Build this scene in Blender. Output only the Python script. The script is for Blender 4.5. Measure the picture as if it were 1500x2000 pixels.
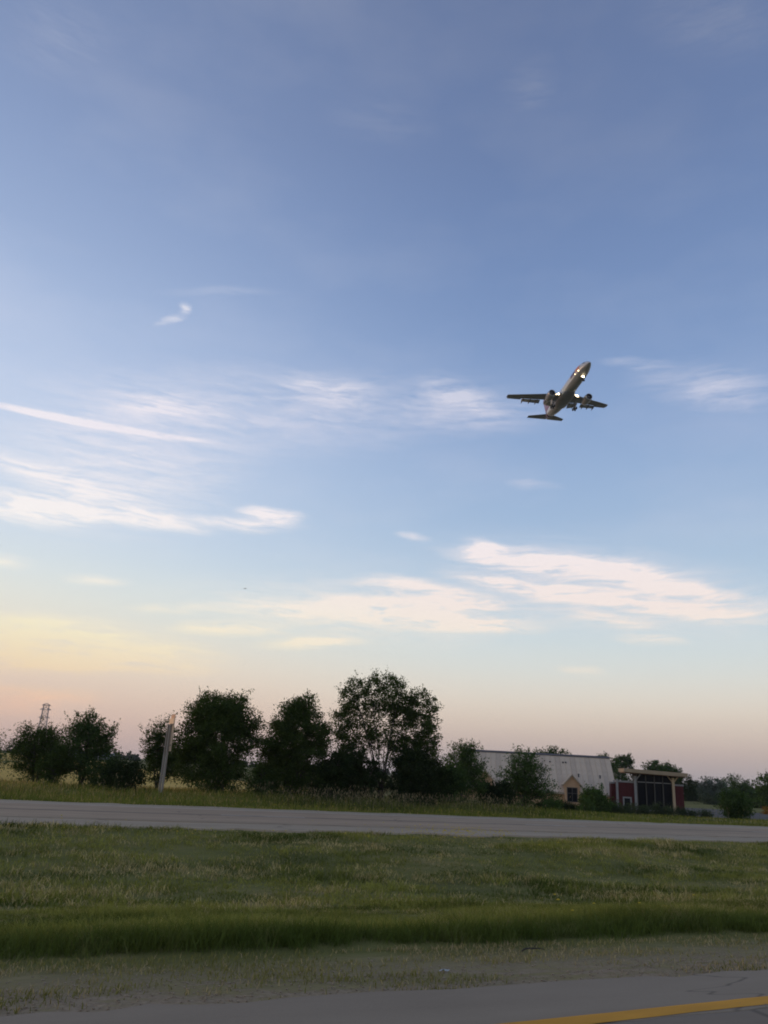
import bpy, math, random
import numpy as np
from mathutils import Matrix, Vector


# evening sky colours by elevation (degrees), towards the sun and away from it
SKY_SUN = [(-2, (168, 150, 150)), (0.3, (196, 170, 164)), (2, (226, 192, 174)), (4, (244, 214, 190)), (6.5, (246, 230, 208)), (9, (242, 238, 222)), (12, (228, 237, 238)), (15, (210, 225, 242)), (20, (206, 220, 242)), (26, (188, 206, 236)), (34, (154, 176, 214)), (44, (128, 148, 189)), (60, (108, 124, 158))]
SKY_AWAY = [(-2, (148, 148, 156)), (0.3, (164, 160, 166)), (2.2, (204, 182, 172)), (4, (234, 216, 196)), (5.5, (238, 228, 212)), (7.5, (228, 232, 226)), (10, (212, 227, 233)), (13, (190, 211, 230)), (18, (164, 191, 223)), (25, (144, 171, 212)), (33, (122, 149, 194)), (43, (106, 129, 173)), (60, (100, 115, 150))]
CLOUD_SUN = [(-2, (210, 172, 152)), (3, (255, 204, 168)), (5, (255, 226, 182)), (8, (255, 244, 208)), (11, (255, 249, 232)), (15, (255, 250, 247)), (22, (246, 240, 246)), (32, (222, 224, 238)), (60, (188, 186, 196))]
CLOUD_AWAY = [(-2, (195, 172, 165)), (4, (244, 226, 208)), (8, (255, 243, 224)), (12, (252, 238, 231)), (17, (250, 240, 242)), (24, (218, 217, 234)), (32, (188, 198, 220)), (45, (162, 168, 186)), (60, (160, 160, 172))]
# cirrus streaks: azimuth, elevation, half length, half width, tilt (degrees), strength
CLOUDS = [(13.5, 15.03, 10.67, 1.33, -5.9, 1.15),
          (21.62, 13.06, 8.39, 1.08, -12.9, 0.9),
          (13.83, 12.94, 11.56, 0.99, -7.3, 1.1),
          (22.36, 11.61, 7.9, 0.88, -6.4, 0.95),
          (7.7, 15.94, 2.35, 1.01, -10.4, 1.2),
          (18.75, 14.37, 2.98, 1.03, -8.1, 0.7),
          (16.84, 11.03, 3.97, 0.84, -7.9, 0.6),
          (19.46, 9.62, 3.21, 0.57, -4.3, 0.75),
          (14.79, 7.59, 2.22, 0.57, -5.0, 0.4),
          (-1.31, 11.32, 13.56, 1.14, 3.9, 1.2),
          (2.07, 12.97, 5.71, 1.15, -3.1, 0.8),
          (5.99, 10.67, 9.24, 0.87, -0.7, 1.15),
          (-10.92, 9.15, 5.88, 0.85, 3.5, 1.0),
          (-4.53, 8.66, 4.99, 0.79, 6.3, 1.0),
          (-15.08, 10.32, 4.24, 0.58, 4.7, 0.6),
          (6.14, 12.23, 4.32, 0.94, -7.1, 0.6),
          (16.38, 13.22, 16.32, 4.31, -9.0, 0.46),
          (-0.34, 11.12, 18.47, 3.37, 0.2, 0.46),
          (-24.55, 15.79, 7.87, 1.5, 6.9, 1.1),
          (-16.88, 16.32, 5.65, 1.05, 0.7, 0.85),
          (-8.57, 17.65, 3.43, 0.88, -0.5, 1.2),
          (-10.32, 16.79, 5.66, 0.81, 1.3, 0.7),
          (-23.35, 22.1, 11.45, 0.38, 1.4, 1.6),
          (-23.94, 17.89, 8.91, 1.26, -6.3, 0.55),
          (-20.86, 18.4, 13.31, 5.77, 6.4, 0.34),
          (-19.52, 21.18, 13.32, 4.51, 3.4, 0.22),
          (-17.96, 24.16, 6.15, 1.42, 2.5, 0.55),
          (-5.3, 27.12, 5.17, 1.59, -2.7, 0.65),
          (-9.14, 25.26, 26.45, 4.63, 5.0, 0.38),
          (5.53, 27.4, 4.9, 1.46, -15.5, 0.55),
          (6.61, 25.96, 8.09, 2.26, -2.4, 0.38),
          (24.93, 26.66, 7.52, 2.21, -12.8, 0.55),
          (19.53, 28.97, 3.25, 0.5, -8.6, 0.35),
          (-18.05, 30.47, 1.89, 0.62, 42.0, 0.5),
          (-17.58, 31.23, 0.8, 0.5, 0.3, 0.8),
          (-14.17, 32.81, 6.69, 0.5, 9.9, 0.2),
          (11.25, 47.01, 4.05, 2.57, 10.8, 0.16),
          (27.4, 48.65, 7.93, 3.24, -16.2, 0.18),
          (-30.19, 44.49, 7.1, 3.4, 10.7, 0.1),
          (-1.88, 45.31, 7.11, 2.16, -2.1, 0.1),
          (-19.9, 6.76, 12.07, 2.12, 1.2, 1.25),
          (-23.11, 8.16, 7.62, 1.23, 4.4, 0.8),
          (-23.05, 3.48, 6.32, 0.83, 1.6, 0.85),
          (-24.28, 2.64, 4.25, 0.59, 2.0, 0.45),
          (-14.99, 5.96, 5.85, 0.63, 1.1, 0.5),
          (-22.0, 5.59, 8.5, 1.1, 3.1, 0.8),
          (-26.4, 11.91, 2.2, 0.73, 5.0, 0.6),
          (-20.54, 11.53, 3.09, 0.51, 4.0, 0.5),
          (2.28, 16.87, 1.96, 0.48, -6.8, 0.4),
          (10.89, 20.83, 3.03, 0.6, -5.5, 0.25)]

# ------------------------------------------------------------------ scene, camera, light
S = bpy.context.scene
COL = S.collection
for o in list(bpy.data.objects):
    bpy.data.objects.remove(o)
R = math.radians
S.render.engine = 'CYCLES'
S.cycles.use_denoising = True
S.cycles.max_bounces = 6
S.cycles.transparent_max_bounces = 4
S.cycles.volume_bounces = 0
S.cycles.filter_width = 1.9
S.view_settings.view_transform = 'Standard'
S.view_settings.look = 'None'
S.view_settings.exposure = 0.0
S.view_settings.gamma = 1.0
S.view_settings.use_curve_mapping = False

CAM_H = 1.7
cam = bpy.data.cameras.new('camera')
cam.sensor_fit = 'VERTICAL'
cam.angle = 2 * math.atan(1000 / 1511)
cam.clip_start = 0.1
cam.clip_end = 12000
cam_o = bpy.data.objects.new('camera', cam)
cam_o.matrix_world = (Matrix.Translation((0, 0, CAM_H)) @ Matrix.Rotation(R(90 + 18.5), 4, 'X')
                      @ Matrix.Rotation(R(3.3), 4, 'Z'))
COL.objects.link(cam_o)
S.camera = cam_o

SUN_AZ, SUN_EL = -62.0, 2.5          # degrees: left of the view, just above the horizon
sd = Vector((math.sin(R(SUN_AZ)) * math.cos(R(SUN_EL)), math.cos(R(SUN_AZ)) * math.cos(R(SUN_EL)), math.sin(R(SUN_EL))))
sun = bpy.data.lights.new('sun', 'SUN')
sun.energy = 0.8
sun.angle = R(2.0)
sun.color = (1.0, 0.62, 0.36)
sun_o = bpy.data.objects.new('sun', sun)
sun_o.rotation_euler = sd.to_track_quat('Z', 'Y').to_euler()
sun_o.location = (-40, 20, 30)
COL.objects.link(sun_o)


def lin(r, g, b):
    f = lambda c: (c / 255 / 12.92) if c / 255 <= 0.04045 else ((c / 255 + 0.055) / 1.055) ** 2.4
    return (f(r), f(g), f(b), 1.0)


class NT:
    """small helper to write node trees"""
    def __init__(s, tree):
        s.t = tree
    def n(s, typ, **kw):
        nd = s.t.nodes.new(typ)
        for k, v in kw.items():
            setattr(nd, k, v)
        return nd
    def put(s, sock, v):
        if isinstance(v, bpy.types.NodeSocket):
            s.t.links.new(v, sock)
        else:
            sock.default_value = v
    def math(s, op, a, b=None, c=None, clamp=False):
        nd = s.n('ShaderNodeMath', operation=op, use_clamp=clamp)
        for i, v in enumerate((a, b, c)):
            if v is not None:
                s.put(nd.inputs[i], v)
        return nd.outputs[0]
    def vmath(s, op, a, b=None):
        nd = s.n('ShaderNodeVectorMath', operation=op)
        s.put(nd.inputs[0], a)
        if b is not None:
            s.put(nd.inputs[1], b)
        return nd.outputs['Value'] if op in ('LENGTH', 'DOT_PRODUCT') else nd.outputs[0]
    def mapr(s, v, a, b, c=0.0, d=1.0, kind='LINEAR'):
        nd = s.n('ShaderNodeMapRange', interpolation_type=kind, clamp=True)
        for i, x in enumerate((v, a, b, c, d)):
            s.put(nd.inputs[i], x)
        return nd.outputs[0]
    def ramp(s, v, stops, interp='LINEAR'):
        nd = s.n('ShaderNodeValToRGB')
        cr = nd.color_ramp
        cr.interpolation = interp
        while len(cr.elements) < len(stops):
            cr.elements.new(0.5)
        for e, (p, c) in zip(cr.elements, stops):
            e.position = p
            e.color = c if len(c) == 4 else (*c, 1)
        s.put(nd.inputs[0], v)
        return nd.outputs[0]
    def mix(s, f, a, b, mode='MIX'):
        nd = s.n('ShaderNodeMix', data_type='RGBA', blend_type=mode)
        s.put(nd.inputs[0], f)
        s.put(nd.inputs[6], a)
        s.put(nd.inputs[7], b)
        return nd.outputs[2]
    def noise(s, vec, scale, detail=4, rough=0.55, dist=0.0):
        nd = s.n('ShaderNodeTexNoise')
        s.put(nd.inputs['Vector'], vec)
        nd.inputs['Scale'].default_value = scale
        nd.inputs['Detail'].default_value = detail
        nd.inputs['Roughness'].default_value = rough
        nd.inputs['Distortion'].default_value = dist
        return nd.outputs[0]
    def mapping(s, vec, loc=(0, 0, 0), rot=(0, 0, 0), scale=(1, 1, 1), kind='POINT'):
        nd = s.n('ShaderNodeMapping', vector_type=kind)
        s.put(nd.inputs[0], vec)
        nd.inputs[1].default_value = loc
        nd.inputs[2].default_value = rot
        nd.inputs[3].default_value = scale
        return nd.outputs[0]


# ------------------------------------------------------------------ sky: evening gradient + thin cirrus, by direction
W = bpy.data.worlds.new('World')
S.world = W
W.use_nodes = True
W.node_tree.nodes.clear()
k = NT(W.node_tree)
out = k.n('ShaderNodeOutputWorld')
bg = k.n('ShaderNodeBackground')
W.node_tree.links.new(bg.outputs[0], out.inputs[0])
tc = k.n('ShaderNodeTexCoord').outputs['Generated']
sep = k.n('ShaderNodeSeparateXYZ')
k.put(sep.inputs[0], k.vmath('NORMALIZE', tc))
dx, dy, dz = sep.outputs
el = k.math('MULTIPLY', k.math('ARCSINE', dz), 57.29578)
az = k.math('MULTIPLY', k.math('ARCTAN2', dx, dy), 57.29578)
t_el = k.math('DIVIDE', k.math('ADD', el, 2.0), 62.0, clamp=True)      # -2..60 degrees
E_ = lambda d: (d + 2.0) / 62.0
sunward = k.ramp(t_el, [(E_(e), lin(*c)) for e, c in SKY_SUN], 'B_SPLINE')
away = k.ramp(t_el, [(E_(e), lin(*c)) for e, c in SKY_AWAY], 'B_SPLINE')
hx, hy = math.sin(R(SUN_AZ)), math.cos(R(SUN_AZ))
hl = k.math('SQRT', k.math('ADD', k.math('MULTIPLY', dx, dx), k.math('ADD', k.math('MULTIPLY', dy, dy), 1e-4)))
ca = k.math('DIVIDE', k.math('ADD', k.math('MULTIPLY', dx, hx), k.math('MULTIPLY', dy, hy)), hl)
f_sun = k.mapr(ca, 0.27, 0.93, 0.0, 1.0, 'SMOOTHSTEP')
clear = k.mix(f_sun, away, sunward)
sky = k.n('ShaderNodeTexSky', sky_type='NISHITA')
sky.sun_disc = False
sky.sun_elevation = R(SUN_EL)
sky.sun_rotation = R(SUN_AZ)
sky.air_density = 1.0
sky.dust_density = 1.0
nis = k.mix(1.0, sky.outputs[0], (0.12, 0.12, 0.12, 1), 'MULTIPLY')
clear = k.mix(0.03, clear, nis)
# cirrus (a stroke stronger than 1.5 is a straight contrail and is not warped)
ae = k.n('ShaderNodeCombineXYZ')
k.put(ae.inputs[0], az)
k.put(ae.inputs[1], el)
ae = ae.outputs[0]
warp1 = k.n('ShaderNodeTexNoise')
k.put(warp1.inputs['Vector'], k.mapping(ae, scale=(0.12, 0.30, 1)))
warp1.inputs['Scale'].default_value = 1.0
warp1.inputs['Detail'].default_value = 5
warp1.inputs['Roughness'].default_value = 0.6
wv = k.vmath('MULTIPLY', k.vmath('SUBTRACT', warp1.outputs[1], (0.5, 0.5, 0.5)), (4.5, 1.15, 0))
p = k.vmath('ADD', ae, wv)
streak = k.noise(k.mapping(p, rot=(0, 0, R(2)), scale=(0.20, 1.55, 1)), 1.0, 8, 0.66, 0.35)
streak2 = k.noise(k.mapping(p, rot=(0, 0, R(-8)), scale=(0.75, 3.2, 1)), 1.0, 6, 0.62, 0.4)
acc = None
for (ca_, ce_, ra, re, rot, st) in CLOUDS:
    m = k.mapping(ae if st > 1.5 else p, (ca_, ce_, 0), (0, 0, R(rot)), (ra, re, 1), 'TEXTURE')
    v = k.mapr(k.vmath('LENGTH', m), 1.0, 0.0, 0.0, st, 'SMOOTHSTEP')
    acc = v if acc is None else k.math('ADD', acc, v)
tex = k.math('ADD', k.math('MULTIPLY', streak, 1.5), k.math('MULTIPLY', streak2, 0.42))     # ~0.55..1.6
dens = k.math('MULTIPLY', acc, k.mapr(tex, 0.66, 1.14, 0.12, 1.45))
dens = k.math('MINIMUM', dens, 0.97)
veil = k.mapr(k.noise(k.mapping(p, scale=(0.05, 0.13, 1)), 1.0, 5, 0.55), 0.46, 0.76, 0.0, 0.16)
veil = k.math('MULTIPLY', veil, k.mapr(el, 4.0, 14.0))
dens = k.math('MAXIMUM', dens, veil)
ccol_s = k.ramp(t_el, [(E_(e), lin(*c)) for e, c in CLOUD_SUN])
ccol_a = k.ramp(t_el, [(E_(e), lin(*c)) for e, c in CLOUD_AWAY])
ccol = k.mix(f_sun, ccol_a, ccol_s)
final = k.mix(dens, clear, ccol)
k.put(bg.inputs[0], final)
bg.inputs[1].default_value = 1.0
W.cycles.sampling_method = 'MANUAL'
W.cycles.sample_map_resolution = 512

# ------------------------------------------------------------------ helpers
def tag(o, label=None, cat=None, group=None, kind=None):
    if label: o['label'] = label
    if cat: o['category'] = cat
    if group: o['group'] = group
    if kind: o['kind'] = kind
    return o


def empty(name, loc=(0, 0, 0), rz=0.0, parent=None):
    o = bpy.data.objects.new(name, None)
    COL.objects.link(o)
    o.location = loc
    o.rotation_euler = (0, 0, rz)
    o.parent = parent
    o.empty_display_size = 0.3
    return o


def link_mesh(name, me, mat, parent=None, smooth=False):
    if mat is not None and not me.materials:
        me.materials.append(mat)
    if smooth:
        me.polygons.foreach_set('use_smooth', [True] * len(me.polygons))
    o = bpy.data.objects.new(name, me)
    COL.objects.link(o)
    o.parent = parent
    return o


def pymesh(name, V, F, mat, parent=None, smooth=False):
    me = bpy.data.meshes.new(name)
    me.from_pydata([tuple(map(float, v)) for v in V], [], [tuple(f) for f in F])
    me.update()
    return link_mesh(name, me, mat, parent, smooth)


def npmesh(name, V, F, mat, parent=None, smooth=False, col=None):
    """fast mesh from numpy arrays: F is (n,3) or (n,4); col is a per-vertex colour"""
    me = bpy.data.meshes.new(name)
    n, w = F.shape
    me.vertices.add(len(V))
    me.vertices.foreach_set('co', np.ascontiguousarray(V, dtype=np.float32).ravel())
    me.loops.add(n * w)
    me.loops.foreach_set('vertex_index', np.ascontiguousarray(F, dtype=np.int32).ravel())
    me.polygons.add(n)
    me.polygons.foreach_set('loop_start', np.arange(0, n * w, w, dtype=np.int32))
    me.polygons.foreach_set('loop_total', np.full(n, w, dtype=np.int32))
    me.update(calc_edges=True)
    if col is not None:
        a = me.color_attributes.new('tint', 'FLOAT_COLOR', 'POINT')
        c4 = np.ones((len(V), 4), dtype=np.float32)
        c4[:, :3] = col
        a.data.foreach_set('color', c4.ravel())
    return link_mesh(name, me, mat, parent, smooth)


class MB:
    """collects boxes, bars and prisms into one mesh"""
    def __init__(s):
        s.V, s.F = [], []
    def add(s, V, F):
        b = len(s.V)
        s.V += [tuple(v) for v in V]
        s.F += [tuple(b + i for i in f) for f in F]
        return s
    def box(s, x0, x1, y0, y1, z0, z1):
        V = [(x, y, z) for z in (z0, z1) for y in (y0, y1) for x in (x0, x1)]
        return s.add(V, [(0, 2, 3, 1), (4, 5, 7, 6), (0, 1, 5, 4), (2, 6, 7, 3), (0, 4, 6, 2), (1, 3, 7, 5)])
    def tube(s, pts, rad, n=6, cap=True):
        pts = [Vector(q) for q in pts]
        if not hasattr(rad, '__len__'):
            rad = [rad] * len(pts)
        V, F = [], []
        for i, q in enumerate(pts):
            d = (pts[min(i + 1, len(pts) - 1)] - pts[max(i - 1, 0)])
            d = d.normalized() if d.length > 1e-9 else Vector((0, 0, 1))
            a = d.cross(Vector((0, 0, 1)) if abs(d.z) < 0.9 else Vector((1, 0, 0))).normalized()
            b = d.cross(a)
            for j in range(n):
                t = 2 * math.pi * j / n
                V.append(q + (a * math.cos(t) + b * math.sin(t)) * rad[i])
        for i in range(len(pts) - 1):
            for j in range(n):
                F.append((i * n + j, i * n + (j + 1) % n, (i + 1) * n + (j + 1) % n, (i + 1) * n + j))
        if cap:
            F.append(tuple(range(n))[::-1])
            F.append(tuple((len(pts) - 1) * n + j for j in range(n)))
        return s.add(V, F)
    def prism(s, prof, axis, a, b):
        """extrude a 2D profile along axis 'x' or 'y' from a to b"""
        n = len(prof)
        mk = (lambda q, t: (t, q[0], q[1])) if axis == 'x' else (lambda q, t: (q[0], t, q[1]))
        V = [mk(q, a) for q in prof] + [mk(q, b) for q in prof]
        F = [tuple(range(n))[::-1], tuple(range(n, 2 * n))] + [(i, (i + 1) % n, n + (i + 1) % n, n + i) for i in range(n)]
        return s.add(V, F)
    def build(s, name, mat, parent=None, smooth=False):
        return pymesh(name, s.V, s.F, mat, parent, smooth)


def new_mat(name):
    m = bpy.data.materials.new(name)
    m.use_nodes = True
    m.node_tree.nodes.clear()
    kk = NT(m.node_tree)
    o = kk.n('ShaderNodeOutputMaterial')
    return m, kk, o


def paint(name, col, rough=0.6, metal=0.0, var=0.15, scale=3.0, bump=0.0, stretch=(1, 1, 1), spec=0.3):
    """weathered paint / metal / stone: base colour with two scales of uneven wear"""
    m, kk, o = new_mat(name)
    b = kk.n('ShaderNodeBsdfPrincipled')
    co = kk.n('ShaderNodeTexCoord').outputs['Object']
    co = kk.mapping(co, scale=stretch)
    n1 = kk.noise(co, scale, 6, 0.6)
    n2 = kk.noise(co, scale * 7, 4, 0.6)
    f = kk.math('ADD', kk.math('MULTIPLY', n1, 0.65), kk.math('MULTIPLY', n2, 0.35))
    f = kk.mapr(f, 0.3, 0.7, 1 - var, 1 + var)
    c = kk.n('ShaderNodeVectorMath', operation='SCALE')
    c.inputs[0].default_value = col
    kk.put(c.inputs['Scale'], f)
    kk.put(b.inputs['Base Color'], c.outputs[0])
    b.inputs['Roughness'].default_value = rough
    b.inputs['Metallic'].default_value = metal
    b.inputs['Specular IOR Level'].default_value = spec
    if bump:
        bp = kk.n('ShaderNodeBump')
        bp.inputs['Strength'].default_value = bump
        bp.inputs['Distance'].default_value = 0.02
        kk.put(bp.inputs['Height'], n2)
        kk.put(b.inputs['Normal'], bp.outputs[0])
    kk.t.links.new(b.outputs[0], o.inputs[0])
    return m


def foliage_mat(name, trans=0.25, rough=0.6):
    """leaf / blade material: colour from the per-leaf tint"""
    m, kk, o = new_mat(name)
    at = kk.n('ShaderNodeAttribute', attribute_name='tint').outputs['Color']
    d = kk.n('ShaderNodeBsdfDiffuse')
    t = kk.n('ShaderNodeBsdfTranslucent')
    kk.put(d.inputs[0], at)
    kk.put(t.inputs[0], kk.mix(1.0, at, (1.0, 1.15, 0.6, 1), 'MULTIPLY'))
    mx = kk.n('ShaderNodeMixShader')
    mx.inputs[0].default_value = trans
    kk.t.links.new(d.outputs[0], mx.inputs[1])
    kk.t.links.new(t.outputs[0], mx.inputs[2])
    kk.t.links.new(mx.outputs[0], o.inputs[0])
    return m


LEAF = foliage_mat('leaf', 0.30)
BLADE = foliage_mat('grass_blade', 0.20)
BARK = paint('bark', (0.065, 0.052, 0.042), 0.9, var=0.35, scale=4, stretch=(3, 3, 0.6), bump=0.4)

# ------------------------------------------------------------------ the land; u runs along the highway, v across it
TH = math.atan2(0.395, 0.918)
CU, SU = math.cos(TH), math.sin(TH)
to_uv = lambda x, y: (x * CU + y * SU, -x * SU + y * CU)
to_xy = lambda u, v: (u * CU - v * SU, u * SU + v * CU)


def sstep(x, a, b):
    t = np.clip((np.asarray(x, dtype=float) - a) / (b - a), 0, 1)
    return t * t * (3 - 2 * t)


def hz(u, v):
    """ground height: swale in the median, ditch past the far shoulder, falling away to the right behind it"""
    u = np.asarray(u, dtype=float); v = np.asarray(v, dtype=float)
    z = -0.05 - 0.06 * sstep(v, 6.5, 8.5)
    z = z - 0.34 * (sstep(v, 9.0, 14.5) - sstep(v, 15.5, 21.5))
    z = z + 0.06 * sstep(v, 20.5, 22.0)
    z = z - 0.25 * (sstep(v, 32.5, 37) - sstep(v, 38, 44))
    z = z - 0.70 * sstep(v, 36, 60) * sstep(u, 16, 40)
    roll = 0.05 * np.sin(u * 0.31 + 1.3) * np.sin(v * 0.57) + 0.03 * np.sin(u * 0.9 + v * 0.7)
    z = z + roll * (sstep(v, 8.5, 11) * (1 - sstep(v, 19, 21.5)) + sstep(v, 34, 40))
    return z


def grid(name, us, vs, mat, dz=0.0, parent=None):
    U, Vv = np.meshgrid(us, vs)
    Z = hz(U, Vv) + dz
    V = np.stack([U.ravel(), Vv.ravel(), Z.ravel()], 1)
    nu, nv = len(us), len(vs)
    i = np.arange(nu * nv).reshape(nv, nu)
    F = np.stack([i[:-1, :-1].ravel(), i[:-1, 1:].ravel(), i[1:, 1:].ravel(), i[1:, :-1].ravel()], 1)
    o = npmesh(name, V, F, mat, parent, True)
    o.rotation_euler = (0, 0, TH)
    return o


def soil_mat():
    m, kk, o = new_mat('ground_cover')
    b = kk.n('ShaderNodeBsdfPrincipled')
    co = kk.n('ShaderNodeTexCoord').outputs['Object']
    sx = kk.n('ShaderNodeSeparateXYZ')
    kk.put(sx.inputs[0], co)
    n1 = kk.noise(kk.mapping(co, scale=(0.25, 0.8, 1)), 1.0, 6, 0.62)
    n2 = kk.noise(kk.mapping(co, scale=(2.2, 5.5, 1)), 1.0, 5, 0.65)
    n3 = kk.noise(co, 22.0, 4, 0.7)
    grass = kk.ramp(n1, [(0.30, (0.12, 0.115, 0.032)), (0.5, (0.18, 0.165, 0.045)), (0.7, (0.27, 0.21, 0.078))])
    gravel = kk.ramp(n3, [(0.3, (0.25, 0.178, 0.108)), (0.5, (0.34, 0.245, 0.152)), (0.7, (0.42, 0.31, 0.20))])
    weeds = kk.ramp(n2, [(0.35, (0.20, 0.165, 0.062)), (0.65, (0.31, 0.24, 0.11))])
    # crumbling gravel shoulder, grass creeping in from the median side
    vv = kk.math('ADD', sx.outputs[1], kk.math('MULTIPLY', kk.math('SUBTRACT', n2, 0.5), 1.7))
    edge = kk.mapr(vv, 6.9, 8.0)
    patch = kk.mapr(kk.math('ADD', kk.math('MULTIPLY', n2, 0.6), kk.math('MULTIPLY', n1, 0.4)), 0.44, 0.56)
    f = kk.math('MAXIMUM', edge, kk.math('MULTIPLY', patch, kk.mapr(vv, 6.4, 7.1)))
    c = kk.mix(f, gravel, weeds)
    c = kk.mix(kk.mapr(sx.outputs[1], 8.0, 8.4), c, grass)
    kk.put(b.inputs['Base Color'], c)
    b.inputs['Roughness'].default_value = 0.95
    b.inputs['Specular IOR Level'].default_value = 0.1
    bp = kk.n('ShaderNodeBump')
    bp.inputs['Strength'].default_value = 0.7
    bp.inputs['Distance'].default_value = 0.03
    kk.put(bp.inputs['Height'], kk.math('ADD', n3, n2))
    kk.put(b.inputs['Normal'], bp.outputs[0])
    kk.t.links.new(b.outputs[0], o.inputs[0])
    return m


def span(*segs):
    a = []
    for lo, hi, st in segs:
        a += list(np.arange(lo, hi, st))
    return np.array(a + [segs[-1][1]])


us = span((-1400, -600, 200), (-600, -60, 60), (-60, 120, 1.5), (120, 600, 40), (600, 1400, 200))
vs = span((-300, 5, 61), (5, 50, 0.5), (50, 130, 4), (130, 600, 47), (600, 1500, 225))
ground = tag(grid('ground', us, vs, soil_mat()), kind='structure')


def field_mat():
    m, kk, o = new_mat('ripe_field')
    b = kk.n('ShaderNodeBsdfPrincipled')
    co = kk.n('ShaderNodeTexCoord').outputs['Object']
    n1 = kk.noise(kk.mapping(co, scale=(0.03, 0.05, 1)), 1.0, 6, 0.6)
    n2 = kk.noise(kk.mapping(co, scale=(1.5, 1.5, 1)), 1.0, 5, 0.7)
    c = kk.ramp(kk.math('ADD', kk.math('MULTIPLY', n1, 0.6), kk.math('MULTIPLY', n2, 0.4)),
                [(0.35, (0.42, 0.25, 0.055)), (0.5, (0.60, 0.38, 0.09)), (0.65, (0.70, 0.46, 0.13))])
    kk.put(b.inputs['Base Color'], c)
    b.inputs['Roughness'].default_value = 0.95
    b.inputs['Specular IOR Level'].default_value = 0.05
    kk.t.links.new(b.outputs[0], o.inputs[0])
    return m


fus = span((-420, -60, 30), (-60, 24, 3))
fvs = span((49.5, 120, 3), (120, 430, 31))
tag(grid('wheat_field', fus, fvs, field_mat(), 0.03), kind='structure')


def road_mat(name, c0, c1, c2):
    m, kk, o = new_mat(name)
    b = kk.n('ShaderNodeBsdfPrincipled')
    co = kk.n('ShaderNodeTexCoord').outputs['Object']
    n1 = kk.noise(kk.mapping(co, scale=(0.05, 1.1, 1)), 1.0, 5, 0.6)          # wheel tracks
    n2 = kk.noise(kk.mapping(co, scale=(0.5, 1.2, 1)), 1.0, 6, 0.65)           # patches
    n3 = kk.noise(co, 60.0, 3, 0.7)                                            # aggregate
    f = kk.math('ADD', kk.math('ADD', kk.math('MULTIPLY', n1, 0.45), kk.math('MULTIPLY', n2, 0.3)), kk.math('MULTIPLY', n3, 0.25))
    c = kk.ramp(f, [(0.35, c0), (0.5, c1), (0.66, c2)])
    # sealed cracks
    vo = kk.n('ShaderNodeTexVoronoi', feature='DISTANCE_TO_EDGE')
    kk.put(vo.inputs['Vector'], kk.vmath('ADD', kk.mapping(co, scale=(0.11, 0.32, 1)),
           kk.mapping(kk.n('ShaderNodeTexNoise').outputs[1], scale=(0.25, 0.25, 0))))
    vo.inputs['Scale'].default_value = 1.0
    cr = kk.mapr(vo.outputs[0], 0.0, 0.006, 0.55, 1.0)
    c = kk.mix(1.0, c, kk.ramp(cr, [(0, (0, 0, 0)), (1, (1, 1, 1))]), 'MULTIPLY')
    kk.put(b.inputs['Base Color'], c)
    b.inputs['Roughness'].default_value = 0.85
    b.inputs['Specular IOR Level'].default_value = 0.2
    bp = kk.n('ShaderNodeBump')
    bp.inputs['Strength'].default_value = 0.25
    bp.inputs['Distance'].default_value = 0.01
    kk.put(bp.inputs['Height'], n3)
    kk.put(b.inputs['Normal'], bp.outputs[0])
    kk.t.links.new(b.outputs[0], o.inputs[0])
    return m


def strip(name, u0, u1, v0, v1, z, mat, parent=None, wob=0.0, step=0.7, seed=0, thick=0.05):
    """a long sheet along the road with a crumbled edge and real thickness"""
    rng = np.random.default_rng(seed)
    n = max(2, int((u1 - u0) / step))
    uu = np.linspace(u0, u1, n)
    wa = (rng.normal(0, wob, n) if wob else np.zeros(n))
    wb = (rng.normal(0, wob, n) if wob else np.zeros(n))
    V = [(a, v0 + x, z) for a, x in zip(uu, wa)] + [(a, v1 + x, z) for a, x in zip(uu, wb)]
    V += [(a, v0 + x - 0.04, z - thick) for a, x in zip(uu, wa)] + [(a, v1 + x + 0.04, z - thick) for a, x in zip(uu, wb)]
    F = []
    for i in range(n - 1):
        F.append((i, i + 1, n + i + 1, n + i))
        F.append((2 * n + i, 2 * n + i + 1, i + 1, i))
        F.append((n + i, n + i + 1, 3 * n + i + 1, 3 * n + i))
    o = pymesh(name, V, F, mat, parent)
    if parent is None:
        o.rotation_euler = (0, 0, TH)
    return o


ASPH = road_mat('shoulder_asphalt', (0.25, 0.185, 0.122), (0.31, 0.232, 0.154), (0.36, 0.272, 0.182))
LANE = road_mat('lane_asphalt', (0.21, 0.156, 0.107), (0.26, 0.194, 0.133), (0.31, 0.232, 0.16))
CONC = road_mat('worn_concrete', (0.31, 0.212, 0.128), (0.41, 0.283, 0.174), (0.50, 0.352, 0.22))
CONC2 = road_mat('shoulder_concrete', (0.33, 0.245, 0.158), (0.40, 0.298, 0.192), (0.46, 0.345, 0.225))
near_road = tag(strip('near_road', -600, 900, -7.5, 5.42, 0.0, LANE), kind='structure')
near_sh = tag(strip('paved_shoulder', -600, 900, 5.42, 6.5, 0.004, ASPH, wob=0.03, step=0.35, seed=3), kind='structure')
far_road = tag(strip('far_road', -500, 900, 24.3, 31.0, 0.0, CONC), kind='structure')
tag(strip('far_inner_shoulder', -500, 900, 22.3, 24.3, -0.004, CONC2, wob=0.16, step=0.8, seed=5), kind='structure')
tag(strip('far_outer_shoulder', -500, 900, 31.0, 32.5, -0.004, CONC2, wob=0.16, step=0.8, seed=6), kind='structure')
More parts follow.
